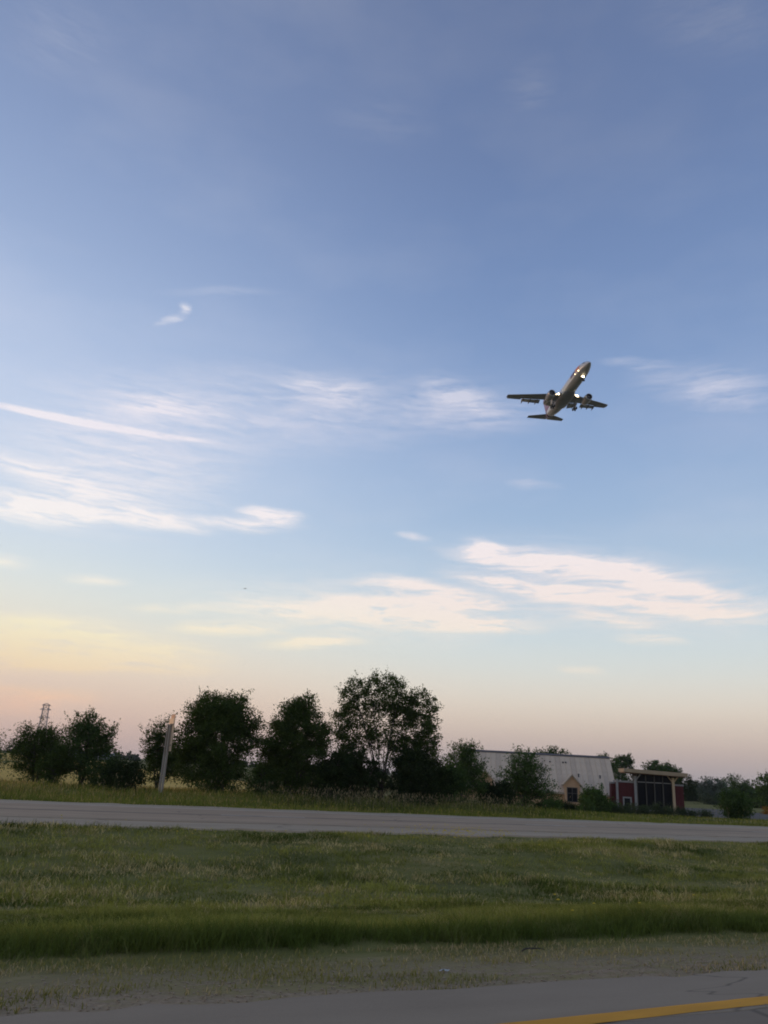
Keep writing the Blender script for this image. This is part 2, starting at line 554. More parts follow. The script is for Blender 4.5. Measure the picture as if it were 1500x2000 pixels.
def worn_paint(name, col, under, wear):
    """road paint chipped away in patches to the dirty surface below"""
    m, kk, o = new_mat(name)
    b = kk.n('ShaderNodeBsdfPrincipled')
    co = kk.n('ShaderNodeTexCoord').outputs['Object']
    n1 = kk.noise(kk.mapping(co, scale=(3, 9, 1)), 1.0, 8, 0.72)
    n2 = kk.noise(co, 45.0, 4, 0.7)
    n3 = kk.noise(kk.mapping(co, scale=(0.6, 2, 1)), 1.0, 4, 0.6)
    f = kk.mapr(kk.math('ADD', kk.math('ADD', kk.math('MULTIPLY', n1, 0.5), kk.math('MULTIPLY', n2, 0.35)), kk.math('MULTIPLY', n3, 0.15)), wear, wear + 0.07)
    dirt = kk.mapr(n3, 0.3, 0.7, 0.75, 1.1)
    c = kk.n('ShaderNodeVectorMath', operation='SCALE')
    c.inputs[0].default_value = col
    kk.put(c.inputs['Scale'], dirt)
    kk.put(b.inputs['Base Color'], kk.mix(f, c.outputs[0], (*under, 1)))
    b.inputs['Roughness'].default_value = 0.8
    b.inputs['Specular IOR Level'].default_value = 0.2
    kk.t.links.new(b.outputs[0], o.inputs[0])
    return m


YEL = worn_paint('yellow_line_paint', (0.74, 0.33, 0.03), (0.25, 0.18, 0.12), 0.57)
YELW = paint('worn_yellow_paint', (0.30, 0.22, 0.13), 0.8, var=0.45, scale=1.2)
WHT = paint('worn_white_paint', (0.52, 0.42, 0.31), 0.8, var=0.4, scale=1.2)
TAR = paint('joint_tar', (0.055, 0.05, 0.047), 0.8, var=0.4, scale=1.0)
yl = strip('yellow_edge_line', -150, 300, 0, 0.115, 0.0, YEL, near_road, wob=0.004, step=0.25, seed=8, thick=0.002)
for q in yl.data.vertices:          # the paint wanders a little along the shoulder joint
    q.co.y += 0.13 * math.tanh((q.co.x - 5.0) / 2.2)
bpy.data.objects['yellow_edge_line'].location = (0, 5.48, 0.0085)
strip('worn_yellow_line', -200, 300, 24.45, 24.56, 0.006, YELW, far_road, wob=0.008, step=0.5, thick=0.002)
strip('white_edge_line', -200, 300, 30.75, 30.87, 0.006, WHT, far_road, wob=0.006, step=0.5, thick=0.002)
strip('lane_joint', -200, 300, 27.62, 27.67, 0.006, TAR, far_road, wob=0.010, step=0.5, thick=0.002)
for i in range(14):
    u0 = -30 + i * 12.2
    strip('lane_dash', u0, u0 + 3.0, 27.74, 27.85, 0.006, WHT, far_road, wob=0.005, step=0.5, thick=0.002)
# driveway / lot beside the red hall
LOT = road_mat('lot_asphalt', (0.085, 0.070, 0.057), (0.11, 0.091, 0.074), (0.135, 0.112, 0.092))


def inside(poly, x, y):
    r = np.zeros(len(x), bool)
    j = len(poly) - 1
    for i in range(len(poly)):
        xi, yi = poly[i]; xj, yj = poly[j]
        r ^= ((yi > y) != (yj > y)) & (x < (xj - xi) * (y - yi) / (yj - yi + 1e-12) + xi)
        j = i
    return r


lot_poly = [(29.5, 70), (41, 79), (70, 96), (66, 108), (50, 104), (45, 110), (37, 117), (33, 98), (31.8, 84)]
gx, gy = np.meshgrid(np.arange(28, 72, 0.5), np.arange(68, 119, 0.5))
gu, gv = to_uv(gx, gy)
gz = hz(gu, gv) + 0.05
idx = np.arange(gx.size).reshape(gx.shape)
cx, cy = (gx[:-1, :-1] + 0.25).ravel(), (gy[:-1, :-1] + 0.25).ravel()
msk = inside(lot_poly, cx, cy)
Fq = np.stack([idx[:-1, :-1].ravel(), idx[:-1, 1:].ravel(), idx[1:, 1:].ravel(), idx[1:, :-1].ravel()], 1)[msk]
used, inv = np.unique(Fq, return_inverse=True)
Vq = np.stack([gx.ravel(), gy.ravel(), gz.ravel()], 1)[used]
tag(npmesh('parking_lot', Vq, inv.reshape(-1, 4), LOT, None, True), kind='structure')

# ------------------------------------------------------------------ grass and weeds
def vnoise(x, y, seed=0, octaves=3):
    """smooth value noise on arrays"""
    rng = np.random.default_rng(seed)
    tab = rng.random((64, 64))
    tot, amp, s = 0.0, 1.0, 0.0
    for _ in range(octaves):
        xi = np.floor(x).astype(int); yi = np.floor(y).astype(int)
        fx = x - xi; fy = y - yi
        fx = fx * fx * (3 - 2 * fx); fy = fy * fy * (3 - 2 * fy)
        a = tab[xi % 64, yi % 64]; b = tab[(xi + 1) % 64, yi % 64]
        c = tab[xi % 64, (yi + 1) % 64]; d = tab[(xi + 1) % 64, (yi + 1) % 64]
        tot = tot + amp * ((a * (1 - fx) + b * fx) * (1 - fy) + (c * (1 - fx) + d * fx) * fy)
        s += amp; amp *= 0.5; x = x * 2.03 + 7.1; y = y * 2.03 + 3.7
    return tot / s


def blades(name, P, H, Wd, lean, col, seed=0, heads=None):
    """bent grass blades: 5 verts, 3 triangles each; heads = seed head colour"""
    rng = np.random.default_rng(seed)
    n = len(P)
    th = rng.uniform(0, 2 * math.pi, n)
    face = rng.uniform(0, 2 * math.pi, n)
    ln = np.abs(lean) * H
    dxy = np.stack([np.cos(th), np.sin(th), np.zeros(n)], 1)
    sd_ = np.stack([np.cos(face), np.sin(face), np.zeros(n)], 1) * (Wd * 0.5)[:, None]
    up = np.array([0, 0, 1.0])
    P = P - up * 0.02
    mid = P + up * (H * 0.6)[:, None] + dxy * (ln * 0.35)[:, None]
    tip = P + up * (H * np.clip(1 - 0.25 * np.abs(lean), 0.4, 1))[:, None] + dxy * ln[:, None]
    k2 = 0.75 if heads is None else 0.45
    V = np.stack([P - sd_, P + sd_, mid - sd_ * k2, mid + sd_ * k2, tip], 1).reshape(-1, 3)
    b = (np.arange(n) * 5)[:, None]
    F = np.concatenate([b + np.array([[0, 1, 3]]), b + np.array([[0, 3, 2]]), b + np.array([[2, 3, 4]])])
    C = np.repeat(col, 5, axis=0)
    if heads is not None:                      # slim seed head: a diamond round the tip
        hl = H * 0.16
        a = tip - up * (hl * 0.6)[:, None]
        c_ = tip + up * (hl * 0.5)[:, None] + dxy * (hl * 0.4)[:, None]
        s2 = sd_ / np.maximum(Wd * 0.5, 1e-6)[:, None] * (0.011 + 0.008 * rng.random(n))[:, None]
        m2 = (a + c_) / 2
        V2 = np.stack([a, m2 + s2, c_, m2 - s2], 1).reshape(-1, 3)
        b2 = (len(V) + np.arange(n) * 4)[:, None]
        F = np.concatenate([F, b2 + np.array([[0, 1, 2]]), b2 + np.array([[0, 2, 3]])])
        V = np.concatenate([V, V2])
        hc = np.array(heads) * rng.uniform(0.7, 1.25, (n, 1))
        C = np.concatenate([C, np.repeat(hc, 4, axis=0)])
    o = npmesh(name, V, F, BLADE, None, False, C)
    return o


def scatter(n, v0, v1, ulo, uhi, seed):
    """n points in the strip v0..v1; ulo/uhi are (at v0, at v1) limits of the stretch that can be seen"""
    rng = np.random.default_rng(seed)
    v = rng.uniform(v0, v1, n)
    t = (v - v0) / (v1 - v0)
    a = ulo[0] + (ulo[1] - ulo[0]) * t
    b = uhi[0] + (uhi[1] - uhi[0]) * t
    keep = rng.random(n) < (b - a) / max(uhi[0] - ulo[0], uhi[1] - ulo[1])
    u = a + (b - a) * rng.random(n)
    return u[keep], v[keep], rng


def blade_cols(u, v, rng, dark, mid, dry, dry_frac, seed):
    n = len(u)
    patch = vnoise(u * 0.30, v * 1.05, seed, 4)
    t = np.clip((patch - 0.34) / 0.30 + rng.normal(0, 0.16, n), 0, 1)[:, None]
    c = np.array(dark) * (1 - t) + np.array(mid) * t
    dp = vnoise(u * 0.5 + 31, v * 1.3 + 5, seed + 1, 4)
    isdry = rng.random(n) < np.clip(dry_frac * (0.2 + 4.0 * np.clip(dp - 0.45, 0, 1)), 0, 1)
    c[isdry] = np.array(dry) * rng.uniform(0.7, 1.2, (isdry.sum(), 1))
    return c * rng.uniform(0.8, 1.2, (n, 1))


def place(u, v):
    x, y = to_xy(u, v)
    return np.stack([x, y, hz(u, v)], 1)


DARK_G, MID_G, DRY_G = (0.088, 0.108, 0.022), (0.34, 0.31, 0.074), (0.58, 0.43, 0.20)


def tufts(n_tuft, per, v0, v1, ulo, uhi, seed, hfun, wlo, whi, rad, cols, dry, leanm=0.7, keepf=None):
    """blades gathered in leaning tufts: each tuft has its own height, lean and colour"""
    u, v, rng = scatter(n_tuft, v0, v1, ulo, uhi, seed)
    if keepf is not None:
        k_ = rng.random(len(u)) < keepf(u, v)
        u, v = u[k_], v[k_]
    n = len(u)
    c = blade_cols(u, v, rng, *cols, dry, seed + 3)
    h = hfun(u, v) * rng.uniform(0.55, 1.45, n)
    i = np.repeat(np.arange(n), per)
    r_ = rad * (0.6 + 0.9 * rng.random(n))
    uu = u[i] + rng.normal(0, 1, n * per) * r_[i]
    vv = v[i] + rng.normal(0, 1, n * per) * r_[i]
    H = h[i] * rng.uniform(0.45, 1.15, n * per)
    C = c[i] * rng.uniform(0.82, 1.2, (n * per, 1))
    return uu, vv, H, rng.uniform(wlo, whi, n * per), np.abs(rng.normal(leanm, 0.4, n * per)), C


def med_h(u, v):
    t = vnoise(u * 0.45, v * 1.0, 9, 3)
    return 0.05 + 0.26 * np.clip(t - 0.28, 0, 1) + 0.11 * (1 - sstep(v, 9.2, 10.4))


def med_keep(u, v):
    e = np.clip((v - 8.62 + (vnoise(u * 1.1, v * 0, 17, 3) - 0.5) * 0.35) / 0.2, 0, 1)
    return np.clip(0.45 + 1.1 * vnoise(u * 0.8, v * 1.6, 5, 3), 0, 1) * e


parts = [tufts(13500, 24, 8.15, 12.0, (-4, -5), (14, 18), 11, med_h, 0.004, 0.008, 0.08, (DARK_G, MID_G, DRY_G), 0.16, 0.85, med_keep),
         tufts(19000, 13, 11.8, 22.4, (-5, -9), (18, 36), 111, med_h, 0.009, 0.017, 0.12, (DARK_G, MID_G, DRY_G), 0.42, 0.8, med_keep)]
uu, vv, Hh, Wd, ln_, Cc = [np.concatenate(q) for q in zip(*parts)]
fringe_shade = 0.8 * (1 - sstep(vv + 0.5 * (vnoise(uu * 0.7, vv, 19, 3) - 0.5), 8.9, 9.7))[:, None]      # shade at the foot of the gravel-side grass, painted in as darker green
Cc = Cc * (1 - fringe_shade) + fringe_shade * np.array((0.105, 0.135, 0.030)) * np.random.default_rng(4).uniform(0.7, 1.4, (len(Cc), 1))
o = blades('median_grass', place(uu, vv), Hh, Wd, ln_, Cc, 1)
tag(o, 'unmown green and straw grass filling the median between the two roads', 'grass', kind='stuff')
# thin short weeds on the gravel strip
u, v, rng = scatter(52000, 6.6, 8.5, (-4, -5), (12, 15), 12)
wd = vnoise(u * 0.8, v * 2.2, 33, 4)
keep = rng.random(len(u)) < np.clip((wd - 0.38) * 3.2 + (v - 7.2) * 0.40, 0.0, 0.8)
u, v = u[keep], v[keep]
o = blades('shoulder_weeds', place(u, v), rng.uniform(0.03, 0.09, len(u)), rng.uniform(0.006, 0.012, len(u)), rng.normal(0.6, 0.4, len(u)),
           blade_cols(u, v, rng, (0.19, 0.175, 0.046), (0.32, 0.265, 0.09), (0.50, 0.36, 0.19), 0.5, 24), 2)
tag(o, 'thin short weeds creeping over the gravel strip by the near road', 'weeds', kind='stuff')
# loose stones on the gravel strip
u, v, rng = scatter(9000, 6.45, 8.1, (-4, -5), (12, 15), 14)
keep = rng.random(len(u)) < np.clip(1.1 - (v - 6.4) * 0.6, 0.1, 1)
u, v = u[keep], v[keep]
P = place(u, v)
sz = rng.uniform(0.004, 0.014, len(u))
octa = np.array([[1, 0, 0], [0, 1, 0], [-1, 0, 0], [0, -1, 0], [0, 0, 0.7], [0, 0, -0.5]], float)
V = (P[:, None, :] + octa[None] * sz[:, None, None] * rng.uniform(0.6, 1.4, (len(u), 6, 1)) + np.array([0, 0, 0.004])).reshape(-1, 3)
Fo = np.array([[0, 1, 4], [1, 2, 4], [2, 3, 4], [3, 0, 4], [1, 0, 5], [2, 1, 5], [3, 2, 5], [0, 3, 5]])
F = ((np.arange(len(u)) * 6)[:, None, None] + Fo[None]).reshape(-1, 3)
STONE = paint('gravel_stone', (0.36, 0.27, 0.18), 0.9, var=0.35, scale=30)
tag(npmesh('gravel', V, F, STONE), 'loose grey gravel along the paved shoulder edge', 'gravel', kind='stuff')
# far verge: short green edge, then tall seeding grass
u, v, rng = scatter(120000, 32.3, 46, (-14, -22), (60, 74), 13)
keep = rng.random(len(u)) < np.clip(1.15 - (v - 32.3) / 16, 0.3, 1)
u, v = u[keep], v[keep]
Hh = (0.09 + 0.26 * sstep(v, 33.5, 38) * (1 - 0.7 * sstep(u, 26, 38))) * rng.uniform(0.5, 1.4, len(u))
o = blades('verge_grass', place(u, v), Hh, rng.uniform(0.018, 0.034, len(u)), rng.normal(0.3, 0.25, len(u)),
           blade_cols(u, v, rng, (0.105, 0.125, 0.024), (0.25, 0.245, 0.05), (0.48, 0.34, 0.13), 0.25, 27), 3)
tag(o, 'green roadside grass on the bank past the far road', 'grass', kind='stuff')
u, v, rng = scatter(15000, 37.0, 44, (-10, -14), (44, 50), 15)
band = vnoise(u * 0.35, v * 0.35, 41, 3)
keep = rng.random(len(u)) < np.clip((band - 0.30) * 2.4, 0.06, 1) * (0.08 + 0.72 * sstep(u, 8, 14)) * (1 - 0.97 * sstep(u, 24, 28.5))
u, v = u[keep], v[keep]
o = blades('tall_seeding_grass', place(u, v), rng.uniform(0.45, 1.0, len(u)), rng.uniform(0.014, 0.026, len(u)), rng.normal(0.16, 0.12, len(u)),
           blade_cols(u, v, rng, (0.055, 0.068, 0.025), (0.12, 0.12, 0.05), (0.24, 0.20, 0.11), 0.3, 29), 4, heads=(0.33, 0.25, 0.14))
tag(o, 'tall seeding grass with tan heads in front of the dark trees', 'grass', kind='stuff')
# low rough herbs under the trees and round the buildings
u, v, rng = scatter(46000, 44, 72, (-24, -30), (66, 90), 16)
x_, y_ = to_xy(u, v)
keep = ~inside(lot_poly, x_, y_) & (u > 11 + 3 * vnoise(u * 0 + v * 0.5, v * 0.3, 71, 2)) & ((v < 49) | (u > 24)) & (rng.random(len(u)) < np.clip(0.35 + 1.2 * (vnoise(u * 0.2, v * 0.2, 51, 3) - 0.4), 0.15, 1))
u, v = u[keep], v[keep]
o = blades('rough_herbs', place(u, v), rng.uniform(0.10, 0.40, len(u)) * (1 - 0.6 * sstep(u, 26, 36)), rng.uniform(0.03, 0.06, len(u)), rng.normal(0.35, 0.3, len(u)),
           blade_cols(u, v, rng, (0.045, 0.060, 0.020), (0.11, 0.12, 0.035), (0.24, 0.19, 0.10), 0.25, 31), 5)
tag(o, 'rough low herbs under the trees and round the buildings', 'weeds', kind='stuff')
# straw-coloured dry grass between the road bank and the wheat, left of the trees
u, v, rng = scatter(62000, 36.5, 51, (-26, -34), (15, 22), 18)
dn = vnoise(u * 0.35, v * 0.5, 61, 3)
keep = rng.random(len(u)) < np.clip((dn - 0.25) * 2.0, 0.05, 1) * sstep(v + 3.5 * (dn - 0.5), 38.0, 41.5) * (1 - 0.8 * sstep(u, 12, 18))
u, v = u[keep], v[keep]
o = blades('dry_grass', place(u, v), rng.uniform(0.08, 0.28, len(u)), rng.uniform(0.025, 0.05, len(u)), rng.normal(0.35, 0.3, len(u)),
           blade_cols(u, v, rng, (0.36, 0.22, 0.065), (0.62, 0.40, 0.14), (0.70, 0.48, 0.21), 0.4, 37), 6)
tag(o, 'straw coloured dry grass round the sign foot and under the left bushes', 'grass', kind='stuff')
# yellow flowers along the far median edge and the verge foot
fl = []
rng = np.random.default_rng(77)
for (fu, fv, du, dv, n) in ((12.2, 21.2, 1.0, 0.35, 230), (10.6, 20.6, 2.6, 0.8, 40), (24, 33.6, 16, 0.7, 420), (8.0, 9.6, 1.2, 0.4, 7), (2, 20.5, 3, 0.6, 30)):
    uu = fu + rng.normal(0, du, n); vv = fv + rng.normal(0, dv, n)
    fl.append(np.stack([*to_xy(uu, vv), hz(uu, vv) + rng.uniform(0.16, 0.36, n)], 1))
P = np.concatenate(fl)
n = len(P)
sz = rng.uniform(0.016, 0.034, n)
V = (P[:, None, :] + octa[None] * sz[:, None, None] * np.array([1, 1, 0.6])).reshape(-1, 3)
F = ((np.arange(n) * 6)[:, None, None] + Fo[None]).reshape(-1, 3)
tag(npmesh('yellow_wildflowers', V, F, paint('petal_yellow', (0.62, 0.45, 0.03), 0.7, var=0.2)), 'small yellow wildflowers dotted through the roadside grass', 'flowers', kind='stuff')


# ------------------------------------------------------------------ trees and shrubs
def bez(p0, p1, p2, n):
    return [tuple((1 - t) ** 2 * a + 2 * t * (1 - t) * b + t * t * c for a, b, c in zip(p0, p1, p2)) for t in np.linspace(0, 1, n)]


def make_plant(name, label, cat, base, lobes, per=45, crad=0.30, leaf=0.09, wid=0.5, cols=((0.020, 0.034, 0.012), (0.055, 0.080, 0.026)),
               stems=3, r0=0.09, seed=0, group=None, shell=0.45, spread=0.5, twig=True, droop=0.3, stem_top=0.8, conifer=False, ragged=0):
    """lobes: (dx, dy, z, rx, ry, rz, clusters) in metres from the base.  Trunk with limbs + a crown of leaf clumps."""
    rng = np.random.default_rng(seed)
    bx, by, bz = base
    root = empty(name, base)
    tag(root, label, cat, group)
    lobes = list(lobes)
    # clump centres
    C, out_dir = [], []
    for (dx_, dy_, z_, rx, ry, rz, n) in lobes:
        d = rng.normal(size=(n, 3)); d /= np.linalg.norm(d, axis=1)[:, None]
        r = rng.random(n) ** shell * (1 + 0.10 * rng.normal(size=n))
        C.append(np.array([dx_, dy_, z_]) + d * r[:, None] * np.array([rx, ry, rz]))
        out_dir.append(d)
    C = np.concatenate(C); D = np.concatenate(out_dir)
    ok = C[:, 2] > 0.12
    C, D = C[ok], D[ok]
    top = C[:, 2].max()
    # stems rising from the foot
    mb = MB()
    axes = []
    big = sorted(lobes, key=lambda q: -q[6])
    for i in range(stems):
        L = big[i % len(big)]
        tx = L[0] + rng.normal(0, spread * L[3] * 0.6); ty = L[1] + rng.normal(0, spread * L[4] * 0.6)
        tz = L[2] + L[5] * stem_top * rng.uniform(0.55, 0.95)
        fx, fy = rng.normal(0, r0 * 1.2, 2)
        pts = bez((fx, fy, -0.15), (fx + (tx - fx) * 0.25 + rng.normal(0, 0.1), fy + (ty - fy) * 0.25 + rng.normal(0, 0.1), tz * 0.5), (tx, ty, tz), 9)
        pts = [(a + rng.normal(0, 0.03), b + rng.normal(0, 0.03), c) for a, b, c in pts]
        rad = r0 * rng.uniform(0.6, 1.0)
        rr = [rad * (1 - 0.85 * j / 8) + 0.008 for j in range(9)]
        mb.tube(pts, rr, 6)
        axes.append((np.array(pts), rr))
    AP = np.concatenate([a for a, _ in axes]); AR = np.concatenate([r for _, r in axes])
    if twig:
        for c in C[:: max(1, len(C) // 170)]:
            dd = np.linalg.norm(AP - c, axis=1) + 3.0 * np.clip(AP[:, 2] - c[2] + 0.15, 0, None)
            j = int(dd.argmin())
            a = AP[j]
            m_ = a + (c - a) * 0.5 + np.array([0, 0, 0.10 * np.linalg.norm(c - a)]) + rng.normal(0, 0.04, 3)
            q = min(AR[j] * 0.6, 0.030)
            mb.tube([tuple(a), tuple(m_), tuple(c)], [q, q * 0.6, 0.005], 4, False)
    mb.build('trunk', BARK, root, True)
    # leaves
    n = len(C) * per
    ci = np.repeat(np.arange(len(C)), per)
    cr_ = crad * rng.uniform(0.6, 1.35, len(C))
    off = rng.normal(size=(n, 3)) * cr_[ci][:, None] * 0.55
    off[:, 2] *= 0.75 if not conifer else 0.5
    off += D[ci] * (rng.random(n) * cr_[ci] * 0.6)[:, None]
    P = C[ci] + off
    if ragged:                               # leafy shoots that break the outline
        wts = np.array([q[6] for q in lobes], float); wts /= wts.sum()
        m = ragged * 5
        pick = rng.choice(len(lobes), size=m, p=wts)
        Lb = np.array([q[:6] for q in lobes])[pick]
        d = rng.normal(size=(m, 3)); d[:, 2] = np.abs(d[:, 2]) - 0.25; d /= np.linalg.norm(d, axis=1)[:, None]
        st_ = Lb[:, :3] + d * Lb[:, 3:] * 0.88
        dr = d + np.array([0.15, 0, 0.65]) + rng.normal(0, 0.25, (m, 3)); dr /= np.linalg.norm(dr, axis=1)[:, None]
        ln_s = rng.uniform(0.3, 0.95, m)
        ns = 26
        si = np.repeat(np.arange(m), ns)
        tt = rng.random(m * ns)
        Ps = st_[si] + dr[si] * (tt * ln_s[si])[:, None] + rng.normal(size=(m * ns, 3)) * (0.10 * (1 - 0.6 * tt))[:, None]
        P = np.concatenate([P, Ps]); D2 = np.concatenate([D[ci], dr[si]]); ci = np.concatenate([ci, rng.integers(0, len(C), m * ns)])
        n = len(P)
    else:
        D2 = D[ci]
    P[:, 2] = np.maximum(P[:, 2], 0.05)
    ax = rng.normal(size=(n, 3)) + D2 * 0.8
    ax[:, 2] += 0.35 - droop * 1.6 * rng.random(n)
    ax /= np.linalg.norm(ax, axis=1)[:, None]
    sdv = np.cross(ax, rng.normal(size=(n, 3))); sdv /= np.linalg.norm(sdv, axis=1)[:, None] + 1e-9
    L = leaf * rng.uniform(0.6, 1.3, n)
    ax *= L[:, None]; sdv *= (L * wid * 0.5)[:, None]
    V = np.stack([P, P + ax * 0.45 + sdv, P + ax, P + ax * 0.45 - sdv], 1).reshape(-1, 3)
    F = (np.arange(n) * 4)[:, None] + np.array([[0, 1, 2, 3]])
    t = np.clip(rng.random(len(C))[ci] * 0.7 + rng.normal(0.15, 0.2, n), 0, 1)[:, None]
    col = np.array(cols[0]) * (1 - t) + np.array(cols[1]) * t
    crown = npmesh('crown', V, F, LEAF, root, False, np.repeat(col, 4, axis=0))
    return root


def gz_at(x, y):
    return float(hz(*to_uv(x, y)))


def at_ground(x, y, dz=0.0):
    return (x, y, gz_at(x, y) + dz)


OLIVE = ((0.037, 0.058, 0.017), (0.090, 0.123, 0.033))
GREEN = ((0.035, 0.058, 0.019), (0.096, 0.142, 0.043))
BRIGHT = ((0.043, 0.069, 0.022), (0.114, 0.168, 0.050))
DARKC = ((0.020, 0.032, 0.012), (0.050, 0.070, 0.026))
SILVER = ((0.085, 0.10, 0.075), (0.19, 0.21, 0.165))
T = 'roadside trees'
make_plant('roadside_bush', 'thin leafy bush cut by the left photo edge', 'bush', at_ground(-20.3, 44),
           [(0, 0, 1.5, 0.7, 0.6, 1.0, 60)], seed=1, per=40, leaf=0.10, cols=GREEN, group='roadside shrubs')
make_plant('feathery_bush', 'wide feathery bush below the far pylon, left of a taller bush', 'bush', at_ground(-18.5, 46),
           [(-0.2, 0, 1.6, 1.3, 1.0, 1.2, 90), (-0.7, 0.1, 2.3, 0.75, 0.6, 0.75, 45), (0.35, 0, 2.6, 0.6, 0.5, 0.55, 28), (1.0, 0, 1.4, 0.7, 0.7, 0.9, 40), (-0.1, 0, 0.9, 1.3, 0.8, 0.5, 18)],
           seed=2, ragged=16, per=62, leaf=0.15, wid=0.32, crad=0.36, cols=OLIVE, stems=5, r0=0.06, group='roadside shrubs', droop=0.9)
make_plant('ragged_bush', 'tall ragged dark bush between the feathery bush and the road sign', 'bush', at_ground(-15.7, 45),
           [(0, 0, 1.9, 1.25, 1.0, 1.1, 110), (-0.6, 0, 3.0, 0.4, 0.35, 0.8, 26), (0.15, 0, 3.05, 0.45, 0.4, 0.85, 34), (0.9, 0, 2.5, 0.45, 0.4, 0.8, 26), (0.2, 0, 0.9, 1.2, 0.9, 0.55, 22)],
           seed=3, ragged=18, per=62, leaf=0.13, wid=0.42, crad=0.32, cols=GREEN, stems=6, r0=0.06, group='roadside shrubs', droop=0.1)
make_plant('low_bush', 'low dark bush at the foot of the ragged bush, left of the sign', 'bush', at_ground(-12.6, 43.2),
           [(0, 0, 0.75, 0.65, 0.6, 0.75, 70), (-0.6, 0.2, 0.9, 0.5, 0.4, 0.6, 30)], seed=4, per=70, leaf=0.13, cols=DARKC, stems=4, r0=0.04, group='roadside shrubs')
make_plant('low_bush', 'low leafy bush between the feathery bush and the ragged bush', 'bush', at_ground(-17.1, 44.6),
           [(0, 0, 0.8, 0.75, 0.6, 0.8, 60), (0.3, 0, 1.3, 0.5, 0.4, 0.5, 24)], seed=22, ragged=6, per=50, leaf=0.12, cols=OLIVE, stems=4, r0=0.04, group='roadside shrubs')
make_plant('low_bush', 'low olive bush left of the low dark bush, under the ragged bush', 'bush', at_ground(-14.3, 44.2),
           [(0, 0, 0.7, 0.7, 0.6, 0.7, 56), (0.4, 0, 1.1, 0.5, 0.4, 0.5, 24)], seed=23, ragged=6, per=50, leaf=0.12, cols=GREEN, stems=4, r0=0.04, group='roadside shrubs')
make_plant('slender_tree', 'slender sparse young tree right behind the sign posts', 'tree', at_ground(-12.1, 47),
           [(0.1, 0, 2.9, 0.55, 0.5, 1.0, 40), (-0.55, 0, 2.4, 0.4, 0.4, 0.9, 24), (0.1, 0, 1.4, 0.9, 0.7, 1.0, 60), (0.7, 0.3, 1.6, 0.6, 0.5, 1.0, 40)],
           seed=5, ragged=8, per=55, leaf=0.14, wid=0.4, crad=0.30, cols=OLIVE, stems=4, r0=0.05, group=T)
make_plant('round_tree', 'broad dense rounded dark tree just right of the sign', 'tree', at_ground(-8.3, 45),
           [(-0.25, 0, 2.9, 1.85, 1.7, 2.0, 250), (-0.5, 0, 4.1, 1.45, 1.4, 1.1, 130), (0.5, 0, 4.5, 0.9, 0.8, 0.8, 50), (1.5, 0.2, 3.2, 0.9, 0.8, 1.3, 30), (-1.8, 0.1, 2.4, 0.7, 0.7, 1.6, 60), (0, 0, 1.2, 1.85, 1.5, 1.1, 120)],
           seed=6, ragged=26, per=80, leaf=0.14, wid=0.42, crad=0.36, cols=OLIVE, stems=7, r0=0.10, group=T, droop=1.0, shell=0.5)
make_plant('pointed_tree', 'dense dark tree with a pointed crown between the rounded tree and the airy tree', 'tree', at_ground(-4.4, 47),
           [(0.2, 0, 2.7, 1.75, 1.6, 2.0, 210), (0.1, 0, 4.55, 0.95, 0.9, 1.0, 75), (0.4, 0, 5.2, 0.45, 0.4, 0.5, 18), (-1.25, 0, 2.2, 0.65, 0.7, 1.2, 44), (1.2, 0.1, 3.3, 0.8, 0.8, 1.2, 55), (0, 0, 1.1, 1.9, 1.4, 1.0, 110), (-0.8, 0, 3.8, 0.6, 0.6, 0.7, 28)],
           seed=7, ragged=24, per=78, leaf=0.14, wid=0.44, crad=0.35, cols=OLIVE, stems=6, r0=0.09, group=T, droop=0.7, shell=0.5)
make_plant('airy_tree', 'tallest tree, airy round crown with many bare slanting stems showing sky', 'tree', at_ground(0.75, 49),
           [(0.1, 0, 6.2, 2.0, 1.7, 1.25, 140), (-1.9, 0, 5.6, 0.75, 0.7, 1.6, 75), (-2.5, 0.1, 4.4, 0.55, 0.6, 1.0, 40), (2.1, 0, 5.0, 1.05, 1.0, 1.7, 120), (2.6, 0, 3.4, 0.7, 0.7, 1.3, 70),
            (0.2, 0.3, 4.5, 1.7, 1.3, 1.4, 80), (1.2, 0, 5.2, 1.0, 0.9, 1.4, 45), (-1.3, 0, 3.6, 0.9, 0.7, 1.1, 44), (1.5, 0, 2.6, 1.1, 0.8, 1.0, 70), (-2.3, 0, 3.3, 0.6, 0.6, 1.0, 34), (2.7, 0, 2.6, 0.6, 0.7, 1.0, 44), (0.4, 0, 3.3, 1.2, 0.9, 0.8, 34)],
           seed=8, ragged=26, per=54, leaf=0.125, wid=0.5, crad=0.27, cols=OLIVE, stems=18, r0=0.055, group=T, spread=0.8, shell=0.42, stem_top=0.8)
make_plant('understory_bush', 'dark thicket bush under the left side of the airy tree', 'bush', at_ground(-0.7, 47.6),
           [(0, 0, 1.3, 1.4, 1.0, 1.3, 120), (-0.6, 0, 2.0, 0.8, 0.7, 0.9, 50)], seed=9, ragged=6, per=84, leaf=0.15, cols=DARKC, stems=5, r0=0.05, group='roadside shrubs')
make_plant('understory_bush', 'dark thicket bush under the right side of the airy tree', 'bush', at_ground(2.8, 48.2),
           [(0, 0, 1.1, 1.6, 1.0, 1.1, 120), (-0.3, 0, 2.2, 0.9, 0.8, 0.9, 60), (1.2, 0, 1.5, 0.9, 0.8, 0.9, 50)], seed=10, ragged=6, per=84, leaf=0.15, cols=DARKC, stems=5, r0=0.05, group='roadside shrubs')
